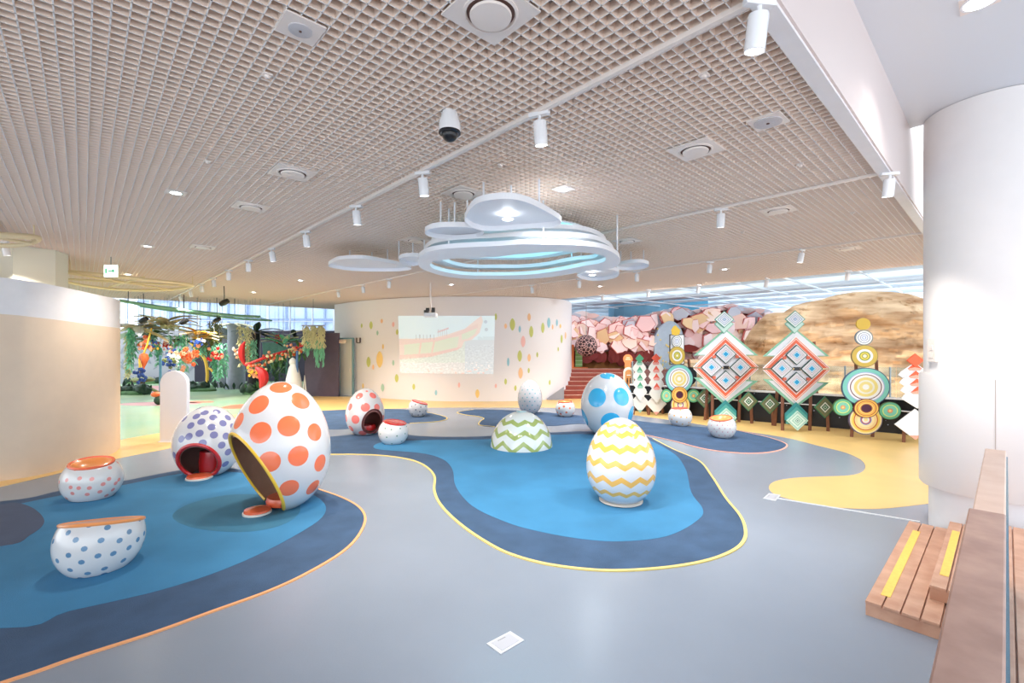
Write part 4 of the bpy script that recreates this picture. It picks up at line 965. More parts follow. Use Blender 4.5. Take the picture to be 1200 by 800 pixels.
def pill(w, h, y0, y1, cz, name, m):
    r = w/2; n = 12; pts = [(r*math.cos(PI*i/n), cz+h/2-r+r*math.sin(PI*i/n)) for i in range(n+1)]+[(-r*math.cos(PI*i/n), cz-h/2+r-r*math.sin(PI*i/n)) for i in range(n+1)]
    b = MB(); b.hexa([Vector((x, y1, z)) for x, z in pts], [Vector((x, y0, z)) for x, z in pts]); return b.build(name, m, t)
pill(.36, .80, -.04, .0, .93, 'frame', mat('sign_cream2', (246, 228, 210), .5)); pill(.24, .64, -.05, -.04, .93, 'panel', mat('sign_brown', (206, 142, 84), .5))
b = MB()
for s in (-.05, .05): b.ball((s, -.055, .95), .022, n=10, sq=(1, .4, 1)); b.box((s, -.055, .87), (.045, .01, .1)); b.box((s-.012, -.055, .79), (.014, .01, .07)); b.box((s+.012, -.055, .79), (.014, .01, .07))
b.build('figures', mat('figure_black', (60, 36, 28), .5), t)
b = MB(); b.box((0, -.054, 1.06), (.14, .008, .025)); b.build('lettering', M_white, t)
b = MB(); b.tube([(0, -.02, 0), (0, -.02, .6)], .04, 10); b.build('post', M_white, t)

# ------------------------------------------------------------------ big brown rock
def interp(pts, x):
    for (x0, y0), (x1, y1) in zip(pts, pts[1:]):
        if x <= x1: return y0+(y1-y0)*max(0, (x-x0))/(x1-x0)
    return pts[-1][1]
sil = [(796, 422), (815, 421), (848, 424), (862, 416), (872, 400), (880, 386), (888, 377), (898, 368), (910, 366), (918, 366), (930, 358), (945, 354), (962, 351), (980, 345.5), (1000, 342), (1022, 341), (1045, 342), (1065, 344.5), (1087, 351), (1110, 362), (1140, 380), (1180, 430)]
base = [(796, 15.4), (865, 14.2), (975, 12.9), (1050, 12.0), (1110, 11.3), (1180, 10.4)]
b = MB(); nx, nz = 250, 76; vs = []
for i in range(nx+1):
    px = 797+(1178-797)*i/nx; Yb = interp(base, px); k = (px-600)/F
    tv = interp(sil, px); H = CAMH-(tv-HOR)/F*(Yb+.9); H = max(H, .9)
    for j in range(nz+1):
        t = j/nz; ang = t*PI*.62
        z = H*math.sin(min(ang, PI/2)) if ang < PI/2 else H*(1-.25*(ang-PI/2)**2)
        back = .9*(1-math.cos(min(ang, PI/2)))+(ang-PI/2)*2.2*(ang > PI/2)
        Y = Yb+back; p = Vector((k*Y, Y, z))
        big = noise.fractal(Vector((p.x*.7, p.z*1.1, 1.7)), 1.0, 2.1, 3)
        fine = noise.fractal(Vector((p.x*2.2+4, p.z*5.0, p.y)), .9, 2.0, 5)
        env = min(1, (1-abs(2*t-.8))*2) if 0 < t < 1 else 0; env = max(env, .15)
        vs.append(p+Vector((-k, -1, 0)).normalized()*(.30*big+.10*fine+.10*abs(fine))*env)
b.add(vs, [(i*(nz+1)+j, (i+1)*(nz+1)+j, (i+1)*(nz+1)+j+1, i*(nz+1)+j+1) for i in range(nx) for j in range(nz)], 0, True)
o = b.build('rock_wall', mat('rock_brown', (172, 130, 92), .9, rgb2=(236, 206, 170), scale=2.2, stretch=(.5, .5, 2.4), bump=1.0, bscale=7)); tag(o, 'huge brown artificial rock mound behind the totems', 'rock')

def wl_(px): return Vector(((px-600)/F*interp([(690, 15.6), (735, 14.6), (800, 13.7), (865, 12.75), (975, 11.55), (1050, 10.8), (1110, 10.1), (1180, 9.3)], px), interp([(690, 15.6), (735, 14.6), (800, 13.7), (865, 12.75), (975, 11.55), (1050, 10.8), (1110, 10.1), (1180, 9.3)], px), 0))
lowp = [wl_(x) for x in (738, 800, 865, 975, 1050, 1110, 1175)]
t = thing('low_wall', 'low black starry wall with white top ledge and glass railing', 'wall panel', (0, 0, 0))
mm = bpy.data.materials.new('star_black'); mm.use_nodes = True; N = mm.node_tree; bs = N.nodes['Principled BSDF']; bs.inputs['Roughness'].default_value = .35
tc = N.nodes.new('ShaderNodeTexCoord'); vo = N.nodes.new('ShaderNodeTexVoronoi'); vo.inputs['Scale'].default_value = 7
rp = N.nodes.new('ShaderNodeValToRGB'); rp.color_ramp.elements[0].position = .06; rp.color_ramp.elements[1].position = .1
rp.color_ramp.elements[0].color = lin((190, 195, 225))+(1,); rp.color_ramp.elements[1].color = lin((18, 17, 22))+(1,)
N.links.new(tc.outputs['Object'], vo.inputs['Vector']); N.links.new(vo.outputs[0], rp.inputs[0]); N.links.new(rp.outputs[0], bs.inputs['Base Color'])
b = MB()
for p, q in zip(lowp, lowp[1:]):
    n_ = Vector((-(q-p).y, (q-p).x, 0)).normalized()*.12
    b.hexa([p, q, q+n_, p+n_], [v+Vector((0, 0, .80)) for v in (p, q, q+n_, p+n_)])
b.build('panel', mm, t)
b = MB()
for p, q in zip(lowp, lowp[1:]):
    n_ = Vector((-(q-p).y, (q-p).x, 0)).normalized()
    b.hexa([v+Vector((0, 0, .80)) for v in (p-n_*.03, q-n_*.03, q+n_*.16, p+n_*.16)], [v+Vector((0, 0, .84)) for v in (p-n_*.03, q-n_*.03, q+n_*.16, p+n_*.16)])
b.build('ledge', M_white, t)
g = MB()
for x in (740, 815, 878, 935, 990, 1043, 1100):
    p = wl_(x)+Vector((.05, .06, .84)); b = MB(); b.tube([p, p+Vector((0, 0, .72))], .02, 8); b.build('railing_post', mat('steel_pale', (190, 192, 196), .3, metal=.6), t)
for p, q in zip(lowp, lowp[1:]):
    n_ = Vector((-(q-p).y, (q-p).x, 0)).normalized(); g.hexa([v+Vector((0, 0, .84)) for v in (p+n_*.055, q+n_*.055, q+n_*.065, p+n_*.065)], [v+Vector((0, 0, 1.55)) for v in (p+n_*.055, q+n_*.055, q+n_*.065, p+n_*.065)])
g.build('glass', M_glass, t)
b = MB()
for p, q in zip(lowp, lowp[1:]):
    n_ = Vector((-(q-p).y, (q-p).x, 0)).normalized(); b.tube([p-n_*.05+Vector((0, 0, .55)), q-n_*.05+Vector((0, 0, .55))], .014, 8)
b.build('rod', M_white, t)

for x, wh in ((960, 'behind the right diamond totem'), (1010, 'behind the right disc totem'), (1075, 'nearest the column')):  # added lamps, hidden by the low wall, that brighten the rock
    p = wl_(x)+Vector((.25, .42, 0)); t = thing('fill_light', 'small added fill light, hidden between black wall and rock, '+wh, 'fill_light', p, 0, 'added rock fill lights')
    b = MB(); b.box((0, 0, .12), (.22, .1, .14)); b.box((0, 0, .03), (.1, .08, .06)); b.build('body', M_black, t)
    lamp('lamp', 'SPOT', t, (0, .02, .24), 40, (1, .88, .7), 2.4, .9, .06, (math.radians(158), 0, -.5))
# ------------------------------------------------------------------ totems
M_leg = mat('leg_brown', (132, 84, 62), .55, var=.12, scale=10)
def rad_build(b, name, m, parent, c, a_, bz, diamond):
    f = (lambda v: (abs(v.x-c[0])/a_+abs(v.z-c[2])/bz)*.999) if diamond else (lambda v: math.hypot((v.x-c[0])/a_, (v.z-c[2])/bz)*.999)
    return f
def disc_plate(parent, name, c, rx, rz_, stops, key, th=.03, diamond=False):
    """face towards -y ; tessellated in rings so the 'rad' attribute interpolates exactly"""
    m = ring_mat(key, stops); n = 4 if diamond else 40; b = MB(); c = Vector(c)
    vs = [c+Vector((0, -th/2, 0))]; rd = [0]
    K = 1 if diamond else 1
    for i in range(n):
        an = 2*PI*i/n; d = Vector((rx*math.cos(an), 0, rz_*math.sin(an))); vs.append(c+d+Vector((0, -th/2, 0))); rd.append(.999)
    for i in range(n):
        an = 2*PI*i/n; d = Vector((rx*math.cos(an), 0, rz_*math.sin(an))); vs.append(c+d+Vector((0, th/2, 0))); rd.append(.999)
    fs = [(0, 1+i, 1+(i+1) % n) for i in range(n)]+[(1+i, 1+(i+1) % n, 1+n+(i+1) % n, 1+n+i) for i in range(n)]+[tuple(range(1+n, 1+2*n))]
    b.add(vs, fs); me_at = rd
    o = b.build(name, m, parent)
    A = o.data.attributes.new('rad', 'FLOAT', 'POINT'); A.data.foreach_set('value', rd); return o
def flat_poly(parent, name, pts, y0, y1, m):
    b = MB(); b.hexa([Vector((x, y1, z)) for x, z in pts], [Vector((x, y0, z)) for x, z in pts]); return b.build(name, m, parent)
class Totem:
    def __init__(s, name, label, px, Y, group=None, turn=0):
        s.Y = Y; s.px = px; s.t = thing(name, label, 'sculpture', Vector(((px-600)/F*Y, Y, 0)), turn, group); s.sc = Y/F; s.d = 0
    def xz(s, px, py): return ((px-s.px)*s.sc, CAMH-(py-HOR)*s.sc)
    def disc(s, px, py, w, h, stops, key, lay=0, name='disc', diamond=False):
        x, z = s.xz(px, py); return disc_plate(s.t, name, (x, -.04*lay, z), w*s.sc, h*s.sc, stops, key, diamond=diamond)
    def poly(s, pts, lay, name, m, th=.03):
        return flat_poly(s.t, name, [s.xz(*p) for p in pts], -.04*lay-th/2, -.04*lay+th/2, m)
    def leg(s, x0, y0, x1, y1, back=.25):
        a, za = s.xz(x0, y0); c, _ = s.xz(x1, y1); b = MB(); b.box((0, 0, 0), (.07, .07, 1)) if False else None
        k = (s.px-600)/F; p, q = Vector((a+((x0-600)/F)*back*.8, back*.8, za)), Vector((c+((x1-600)/F)*back, back, 0)); b.tube([p, q], .042, 4); return b.build('leg', M_leg, s.t)
WHT = (238, 238, 240); GRN = (134, 190, 160); DGR = (60, 110, 96)
st_top = [(.08, (60, 150, 210)), (.16, (235, 240, 245)), (.24, (110, 150, 190)), (.4, (236, 238, 244)), (.47, (150, 170, 200)), (.66, (226, 230, 240)), (.72, (120, 160, 170)), (.9, (236, 240, 240)), (1, (104, 170, 150))]
st_pale = [(.9, (206, 232, 222)), (1, (134, 190, 168))]
st_sm = [(.22, (42, 162, 214)), (.30, (120, 200, 230)), (.38, (226, 238, 246)), (.44, (120, 130, 150)), (.56, (236, 232, 236)), (.62, (176, 150, 160)), (.74, (228, 226, 232)), (.78, (160, 140, 150)), (.9, (240, 240, 242)), (1, (52, 84, 80))]
st_teal = [(.09, (80, 150, 140)), (.18, (220, 240, 232)), (.25, (90, 160, 150)), (.45, (200, 232, 220)), (.52, (120, 190, 176)), (.78, (216, 240, 230)), (.84, (110, 180, 165)), (1, (190, 226, 214))]
st_gr = [(.12, (60, 120, 90)), (.2, (214, 226, 210)), (.34, (44, 116, 84)), (.5, (238, 240, 232)), (.56, (44, 96, 78)), (.9, (126, 128, 92)), (1, (60, 130, 90))]
st_main = [(.68, (240, 236, 240)), (.74, (214, 120, 104)), (.78, (246, 236, 234)), (.90, (240, 112, 78)), (.93, (248, 220, 210)), (.965, (240, 140, 112)), (1, (250, 244, 242))]
def big_diamond(px, Y, dx, dy, s, label):
    """coordinates as the right-hand totem, shifted by dx,dy and scaled by s about its centre"""
    cx, cy = 931.5, 432.0
    T = lambda x, y: (px+(x-cx)*s, cy+dy+(y-cy)*s)
    t = Totem('diamond_totem', label, px, Y, 'large diamond totems')
    sc = s
    def dm(x, y, w, h, st, key, lay, name): X_, Y_ = T(x, y); return t.disc(X_, Y_, w*sc, h*sc, st, key, lay, name, True)
    G = mat('pale_panel', (236, 236, 240), .55); GE = mat('green_edge', (140, 196, 166), .55); OR = mat('orange_sq', (226, 112, 84), .55)
    # upper and lower green edged triangles
    t.poly([T(895, 417.5), T(933, 385), T(973, 417.5)], -1, 'back_panel', GE); t.poly([T(899, 416.6), T(933, 387.5), T(968, 416.6)], -.7, 'back_panel', G)
    t.poly([T(895, 444), T(973, 448), T(933, 478)], -1, 'back_panel', GE); t.poly([T(901, 445.6), T(966, 449), T(933, 474.5)], -.7, 'back_panel', G)
    # main panel in two halves with slit
    for up in (1, -1):
        x0, y0 = T(893.5, 431.2 if up > 0 else 433.2); x1, y1 = T(933.5-1.5, 394 if up > 0 else 470.5); x2, _ = T(972, 431)
        a_, b_ = t.xz(x0, y0), t.xz(x2, y0); c_ = t.xz(x1, y1); b = MB()
        m = ring_mat('main_rings', st_main); mid = ((a_[0]+b_[0])/2, a_[1])
        pts = [mid, b_, c_, a_]; vs = [Vector((x, -.03, z)) for x, z in pts]+[Vector((x, .0, z)) for x, z in pts]
        b.add(vs, [(0, 1, 2), (0, 2, 3), (4, 6, 5), (4, 7, 6), (1, 5, 6, 2), (2, 6, 7, 3), (0, 4, 5, 1), (3, 7, 4, 0)])
        o = b.build('main_panel', m, t.t); A = o.data.attributes.new('rad', 'FLOAT', 'POINT'); A.data.foreach_set('value', [0, .999, .999, .999]*2)
    for x, y in ((931.5, 415.7), (914.3, 431.5), (949, 431.7), (931.5, 447.3)): dm(x, y, 12.8, 11.8, st_sm, 'small_rings', 1.6, 'ring_diamond')
    t.poly([T(928, 429.8), T(936, 429.8), T(934.5, 431.8), T(936, 433.8), T(928, 433.8), T(929.5, 431.8)], 1.8, 'bow', M_black)
    for x, y in ((918, 419), (945.5, 419), (918, 443.7), (945.5, 443.7)): t.poly([T(x-2.1, y), T(x, y+2.1), T(x+2.1, y), T(x, y-2.1)] if False else [T(x-1.8, y-1.6), T(x+1.8, y-1.6), T(x+1.8, y+1.6), T(x-1.8, y+1.6)], 1.2, 'square', OR)
    dm(930.5, 379.5, 11.5, 11.5, st_pale, 'pale_green', .3, 'finial_back'); dm(930, 374, 11.8, 10.2, st_top, 'top_rings', 1.3, 'finial')
    TE = mat('teal_panel', (50, 140, 142), .55)
    t.poly([T(932, 471), T(919, 484), T(919, 492), T(945, 492), T(945, 484)], .8, 'teal_layer', TE); t.poly([T(932, 476), T(920, 487), T(920, 496), T(944, 496), T(944, 487)], 1.1, 'teal_layer', mat('teal_panel2', (84, 168, 160), .55))
    dm(932, 492, 12.6, 11.6, st_teal, 'teal_rings', 1.9, 'lower_diamond')
    for x0, x1 in ((917, 917), (951, 949)): t.leg(*T(x0, 425), *T(x1, 505), back=.10)
    for x0, x1 in ((954, 959), (912, 908)): t.leg(*T(x0, 400 if x0 > 930 else 440), *T(x1, 502), back=.75 if s == 1 else .42)
    return t
big_diamond(931.5, 11.1, 0, 0, 1.0, 'large ringed diamond totem right of the other, before the brown rock')
big_diamond(849, 12.3, 0, -1.5, .97, 'large ringed diamond totem left of the other, next to spotted stool')
# small linking diamonds
for x, y, Y, l in ((825, 466.5, 12.7, 'between ring totem and left diamond totem'), (877, 470, 12.0, 'first right of the left diamond totem'), (902, 473, 11.7, 'just left of the right diamond totem'), (966.5, 477, 10.9, 'just right of the right diamond totem')):
    t = Totem('small_diamond', 'small green ringed diamond ' + l, x, Y, 'small linking diamonds'); t.disc(x, y, 11.3*12/Y, 11.6*12/Y, st_gr, 'green_rings', 0, 'panel', True); t.leg(x+3, y, x+4, 500, back=.2)
# ring totem left
OL = (120, 80, 60)
t = Totem('ring_totem', 'totem of stacked round discs, left, behind yellow dotted stool', 793, 13.3, 'disc totems')
t.poly([(785, 391.5), (802.5, 391.5), (802.5, 427), (785, 427)], -1, 'back_board', M_black); t.poly([(786, 392.5), (801.5, 392.5), (801.5, 426), (786, 426)], -.6, 'board_face', M_white)
st_b = [(.14, (250, 250, 245)), (.22, (120, 150, 200)), (.36, (235, 235, 238)), (.44, (140, 150, 180)), (.62, (236, 236, 236)), (.7, (130, 140, 160)), (.88, (238, 238, 236)), (.94, (150, 140, 90)), (1, (110, 130, 150))]
st_y = [(.14, (246, 240, 200)), (.22, (170, 160, 80)), (.34, (226, 206, 80)), (.42, (120, 140, 60)), (.62, (238, 234, 226)), (.94, (208, 176, 74)), (1, (150, 130, 80))]
st_big = [(.14, (238, 236, 230)), (.28, (232, 214, 140)), (.36, (232, 228, 214)), (.5, (232, 212, 130)), (.62, (238, 236, 232)), (.66, (110, 30, 60)), (.74, (240, 240, 244)), (.78, (170, 180, 220)), (.96, (128, 204, 190)), (1, (60, 90, 120))]
st_d = [(.42, (74, 18, 54)), (.5, (210, 130, 40)), (.56, (250, 220, 140)), (.74, (240, 180, 80)), (.8, (180, 70, 50)), (.93, (246, 196, 90)), (1, (130, 60, 50))]
st_l = [(.12, (250, 232, 160)), (.22, (240, 236, 230)), (.28, (190, 70, 60)), (.34, (120, 140, 200)), (.5, (250, 226, 170)), (.66, (246, 214, 150)), (.72, (200, 90, 50)), (.84, (240, 206, 90)), (.94, (246, 222, 160)), (1, (100, 90, 120))]
st_g = [(.12, (250, 220, 130)), (.24, (240, 150, 100)), (.3, (130, 190, 160)), (.62, (128, 204, 176)), (.7, (226, 232, 110)), (.94, (100, 180, 140)), (1, (70, 120, 60))]
st_gold = [(1, (214, 176, 60))]
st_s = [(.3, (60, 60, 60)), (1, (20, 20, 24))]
t.disc(810, 440.5, 7, 10.5, st_s, 'black_ring', -1.2, 'black_disc')  # black disc with grey centre, partly behind the big ring
t.poly([(786.5, 386.5), (789, 382.5), (791.5, 381), (794, 384), (797, 386.5), (796, 391.5), (792, 393), (787.5, 392)], .2, 'star', mat('gold', (240, 196, 60), .5))
t.disc(793, 400, 6, 7.2, st_b, 'blue_ring', 0); t.disc(793, 416.5, 9.5, 10.8, st_y, 'yellow_ring', .6); t.disc(795, 443.5, 16.3, 16.8, st_big, 'big_ring', 1.2)
t.disc(796.5, 474, 11.2, 12.5, st_l, 'low_ring', 1.3); t.disc(795, 462, 9.4, 9.6, st_d, 'dark_ring', 2.1); t.disc(780, 463.2, 6.4, 7.8, st_g, 'green_ring', 1.6); t.disc(811.5, 463.3, 7.6, 7.8, st_g, 'green_ring', 1.6)
t.leg(788, 478, 784, 490, .1); t.leg(803, 478, 806, 490, .1); t.leg(807, 421, 812, 486, .33); t.leg(788, 430, 789, 486, .33)
# ring totem right
t = Totem('ring_totem', 'totem of stacked round discs at right, before the brown rock', 1011, 10.35, 'disc totems')
t.disc(1011.3, 379.5, 8.3, 6.9, st_gold, 'gold_disc', 0); t.disc(1011.3, 395.5, 10.5, 9, st_b, 'blue_ring', .5); t.disc(1011.3, 417, 15.6, 13, st_y, 'yellow_ring', 1.0)
t.disc(1011.9, 453, 28.2, 22.4, st_big, 'big_ring', 1.4); t.disc(1011.5, 491, 19.6, 17.3, st_l, 'low_ring', 1.6); t.disc(1011, 477.5, 14.6, 11, st_d, 'dark_ring', 2.4)
t.disc(984.5, 476.5, 11.3, 9.8, st_g, 'green_ring', 1.9); t.disc(1039.3, 480.5, 12.8, 10.2, st_g, 'green_ring', 1.9)
t.leg(1000, 480, 998, 512, .08); t.leg(1024, 485, 1022.5, 514, .08); t.leg(1027, 423, 1030, 510, .7); t.leg(1003, 425, 1005, 508, .7)
# chevron totems
def chevron(label, px, Y, ys, halfw, hh_, top, big, legx, kc, kd, s=1.0):
    t = Totem('chevron_totem', label, px, Y, 'chevron totems')
    P_ = mat('cream_panel', (238, 232, 222), .55) if kc != 'r2' else M_white
    A_ = mat('accent_'+kc, kd, .55); A2 = mat('accent_pale_'+kc, tuple(int(v*.5+120) for v in kd), .55)
    dia = lambda x, y, w, h: [(x-w, y), (x, y-h), (x+w, y), (x, y+h)]
    n = len(ys)
    for i, y in enumerate(ys):
        L_ = .5+.5*(n-i)*.8
        t.poly([(px-halfw*.84, y-hh_*.2), (px, y-hh_), (px+halfw*.84, y-hh_*.2), (px+halfw, y+hh_*.1), (px, y+hh_), (px-halfw, y+hh_*.1)], -.3+.62*i, 'panel', P_, .02)
        t.poly([(px-halfw*.45, y-hh_*.45), (px, y-hh_*.99), (px+halfw*.45, y-hh_*.45), (px, y-hh_*.62)], .02+.62*i, 'peak', A_, .012)
        t.poly([(px-halfw*.42, y-hh_*.43), (px, y-hh_*.62), (px+halfw*.42, y-hh_*.43), (px+halfw*.3, y-hh_*.3), (px-halfw*.3, y-hh_*.3)], .02+.62*i, 'peak_fade', A2, .012)
    yb, wb_, hb_ = big
    t.poly(dia(px+.5, yb, wb_, hb_), -.2, 'lower_panel', P_, .02); t.poly([(px+.5-wb_*.28, yb+hb_*.72), (px+.5+wb_*.28, yb+hb_*.72), (px+.5, yb+hb_)], .05, 'tip', A2, .012)
    y, w, h = top; t.poly(dia(px, y, w, h), .2+.62*0, 'finial', A_, .03)
    for x0, x1, bk in legx: t.leg(x0, yb, x1, yb+hb_+2, bk)
    return t
chevron('green tipped chevron totem, farthest left of the row', 749.5, 13.6, [431, 440, 449, 458], 8, 11, (420, 5, 5.2), (471, 10.5, 12.5), [(744, 742, .1), (757, 760, .3)], 'g', (74, 160, 116))
chevron('slim red tipped chevron totem next to the green one', 768.7, 13.55, [431, 440, 449, 460], 9, 12, (419.5, 5.2, 5.4), (473, 12, 13), [(762, 760, .1), (775, 777, .3)], 'r', (234, 92, 66))
chevron('white and orange chevron totem beside the large column', 1072, 9.75, [438, 447, 456, 465], 19, 13, (422, 9.8, 7.8), (497, 24, 18), [(1060, 1059, .1), (1079, 1082, .5)], 'r2', (244, 96, 52))

# ------------------------------------------------------------------ jungle corner, far left
JG = {'teal': mat('leaf_teal', (122, 200, 166), .6), 'green': mat('leaf_green', (70, 110, 62), .6, var=.25), 'dark': mat('leaf_dark', (36, 62, 46), .6, var=.3), 'cream': mat('leaf_cream', (226, 222, 176), .6, var=.1),
      'tan': mat('leaf_tan', (242, 224, 184), .6, var=.12), 'olive': mat('leaf_olive', (128, 134, 76), .6, var=.2), 'white': mat('leaf_white', (228, 234, 236), .6), 'yellow': mat('j_yellow', (244, 196, 70), .5),
      'orange': mat('j_orange', (238, 110, 60), .5), 'red': mat('j_red', (206, 40, 44), .5), 'blue': mat('j_blue', (44, 76, 150), .5), 'peach': mat('j_peach', (246, 176, 140), .5), 'grey': mat('trunk_grey', (158, 162, 176), .7, var=.08), 'brown': mat('j_brown', (110, 78, 50), .7, var=.2), 'black': M_black}
rj = random.Random(5)
def leaf(b, p, d, L, w, droop=.3, mi=0, th=.012):
    d = d.normalized(); s = d.cross(Vector((0, 0, 1))); s = s.normalized() if s.length > .1 else Vector((1, 0, 0)); n = 7; vs = []
    for i in range(n+1):
        t = i/n; q = p+d*L*t-Vector((0, 0, droop*L*t*t)); ww = w*math.sin(PI*min(.98, t*.9+.06))**.8
        vs += [q+s*ww+Vector((0, 0, -.15*ww)), q+Vector((0, 0, .02)), q-s*ww+Vector((0, 0, -.15*ww)), q-Vector((0, 0, th))]
    fs = [(i*4+k, i*4+(k+1) % 4, i*4+4+(k+1) % 4, i*4+4+k) for i in range(n) for k in range(4)]
    b.add(vs, fs, mi, True)
def vine(px, y0, y1, Y, w, n, col, label):
    p = D(px, y0, Y); q = D(px, y1, Y); L = p.z-q.z
    t = thing('hanging_vine', label, 'vine', p, 0, 'hanging artificial vines'); b = MB(); c = MB()
    for i in range(n):
        x, y = rj.uniform(-w, w), rj.uniform(-w*.5, w*.5); l = L*rj.uniform(.55, 1)
        pts = [Vector((x+.05*math.sin(k*1.3+i), y+.04*math.cos(k+i), -l*k/7)) for k in range(8)]; b.tube(pts, .012, 5)
        for k in range(int(l*22)):
            z = -l*rj.random(); an = rj.random()*6.28; leaf(c, Vector((x, y, z)), Vector((math.cos(an), math.sin(an), -.3)), rj.uniform(.08, .17), .03, .7)
    b.build('stem', JG[col], t); c.build('leaves', JG[col], t)
    b = MB(); b.tube([(0, 0, 0), (0, 0, max(.1, CZ-p.z))], .006, 5); b.build('wire', mat('rod_grey', (150, 150, 150), .5), t); return t
for a in [(147, 392, 447, 17, .18, 4, 'cream', 'cream-green hanging vine beside the left partition wall'), (158, 384, 438, 17, .3, 6, 'teal', 'teal hanging vine, left of the orange flower bulb'), (180, 378, 432, 18, .16, 4, 'teal', 'thin teal hanging vine right of the orange bulb'), (188, 400, 430, 18, .12, 3, 'teal', 'short thin teal vine above the white signboard'),
          (210, 392, 436, 17.5, .32, 8, 'teal', 'broad teal vine left of the yellow branch'), (235, 402, 424, 18, .25, 6, 'teal', 'teal vine in front of the yellow branch'), (243, 398, 420, 18, .35, 7, 'olive', 'olive vine over the yellow branch'), (257, 402, 446, 18, .3, 8, 'teal', 'long teal vine before the grey trunks'),
          (252, 376, 404, 19, .3, 6, 'olive', 'olive leafy vine left of the grey trunks'), (289, 382, 430, 18.5, .25, 7, 'cream', 'cream-green vine beside the upper red leaf'), (293, 398, 434, 18.5, .2, 5, 'teal', 'teal vine between the two red leaves'), (327, 420, 446, 21, .5, 10, 'green', 'dark green strands under the flower garland')]: vine(*a)
# cream/teal drape near the purple panel
t = thing('leaf_drape', 'long cream and teal leaf drape hanging before the purple panel', 'drape', D(367, 382, 18.0)); b = MB(); c = MB()
for i in range(26):
    x = -.42+.84*rj.random(); L = .75+.0*x; 
    for k in range(13): leaf(b, Vector((x+rj.uniform(-.04, .04), rj.uniform(-.06, .06), -L*k/12)), Vector((rj.uniform(-1, 1), rj.uniform(-1, 0), -.4)), .14, .035, .5)
for i in range(20):
    x = .02+.40*rj.random() if i % 3 else -.35+.3*rj.random(); L = rj.uniform(.9, 1.5) if x > .1 else rj.uniform(.7, 1.0)
    for k in range(9): leaf(c, Vector((x, rj.uniform(-.05, .05), -.55-(L-.5)*k/8)), Vector((rj.uniform(-.4, .4), -.3, -1)), .18, .03, .2)
b.build('upper_leaves', JG['cream'], t); c.build('lower_leaves', JG['teal'], t); b = MB(); b.box((0, 0, .02), (.9, .05, .05)); b.build('bar', JG['grey'], t)
b = MB(); b.tube([(0, 0, 0), (0, 0, CZ-t.location.z)], .008, 6); b.build('wire', mat('rod_grey', (150, 150, 150), .5), t)
# truss of green pipes
t = thing('green_truss', 'long curved teal pipe truss hanging over the jungle corner', 'truss', (0, 0, 0)); M_tp = mat('truss_green', (120, 170, 148), .5)
A1 = smooth([D(140, 352, 15), D(165, 356, 15.5), D(200, 361, 16.2), D(240, 366, 17), D(275, 369.5, 17.8), D(305, 371, 18.6)], 4, False); A2 = [p+Vector((.1, .7, -.12)) for p in A1]
b = MB(); b.tube(A1, .05, 8); b.build('front_pipe', M_tp, t); b = MB(); b.tube(A2, .035, 8); b.build('rear_pipe', M_tp, t)
b = MB()
for i in range(len(A1)-1): b.tube([A1[i], A2[i+1]], .015, 5)
b.build('lacing', M_tp, t)
for i in (2, 9, 16):
    b = MB(); b.tube([A1[i], Vector((A1[i].x, A1[i].y, CZ))], .012, 6); b.build('hanger', mat('dark_rod', (90, 84, 84), .5), t)
# canopies of large tan leaves
def canopy(px, py, Y, n, L, w, cols, label, drop=.25):
    p = D(px, py, Y); t = thing('leaf_canopy', label, 'leaf canopy', p, 0, 'hanging leaf canopies')
    n += 4; L *= 1.2
    for j, cl in enumerate(cols):
        b = MB()
        for i in range(n):
            an = 2*PI*(i+j*.5)/n+rj.uniform(-.2, .2); leaf(b, Vector((0, 0, rj.uniform(-.1, .2))), Vector((math.cos(an), math.sin(an)*.6, rj.uniform(.1, .6))), L*rj.uniform(.8, 1.1), w, drop+rj.uniform(0, .2))
        b.build('leaves', JG[cl], t)
    b = MB(); b.tube([(0, 0, 0), (0, 0, CZ-p.z)], .01, 6); b.build('wire', mat('rod_grey', (150, 150, 150), .5), t)
canopy(162, 386, 17, 6, 1.0, .17, ['tan', 'white'], 'tan and white leaf canopy next to the left partition wall', .35)
canopy(196, 382, 17.5, 7, 1.0, .16, ['tan', 'cream'], 'wide tan leaf canopy in the middle of the jungle corner', .3)
canopy(178, 396, 18, 6, .7, .12, ['green', 'olive'], 'low green leaf canopy above the orange bulb')
canopy(231, 395, 17.5, 6, .6, .13, ['yellow', 'tan'], 'yellow leaf canopy above the yellow branch')
canopy(246, 397, 18.2, 6, .55, .12, ['cream', 'olive'], 'cream leaf canopy left of the grey trunks')
canopy(215, 400, 18.2, 5, .5, .1, ['dark', 'cream'], 'dark and cream leaf tuft above the orange blossoms')
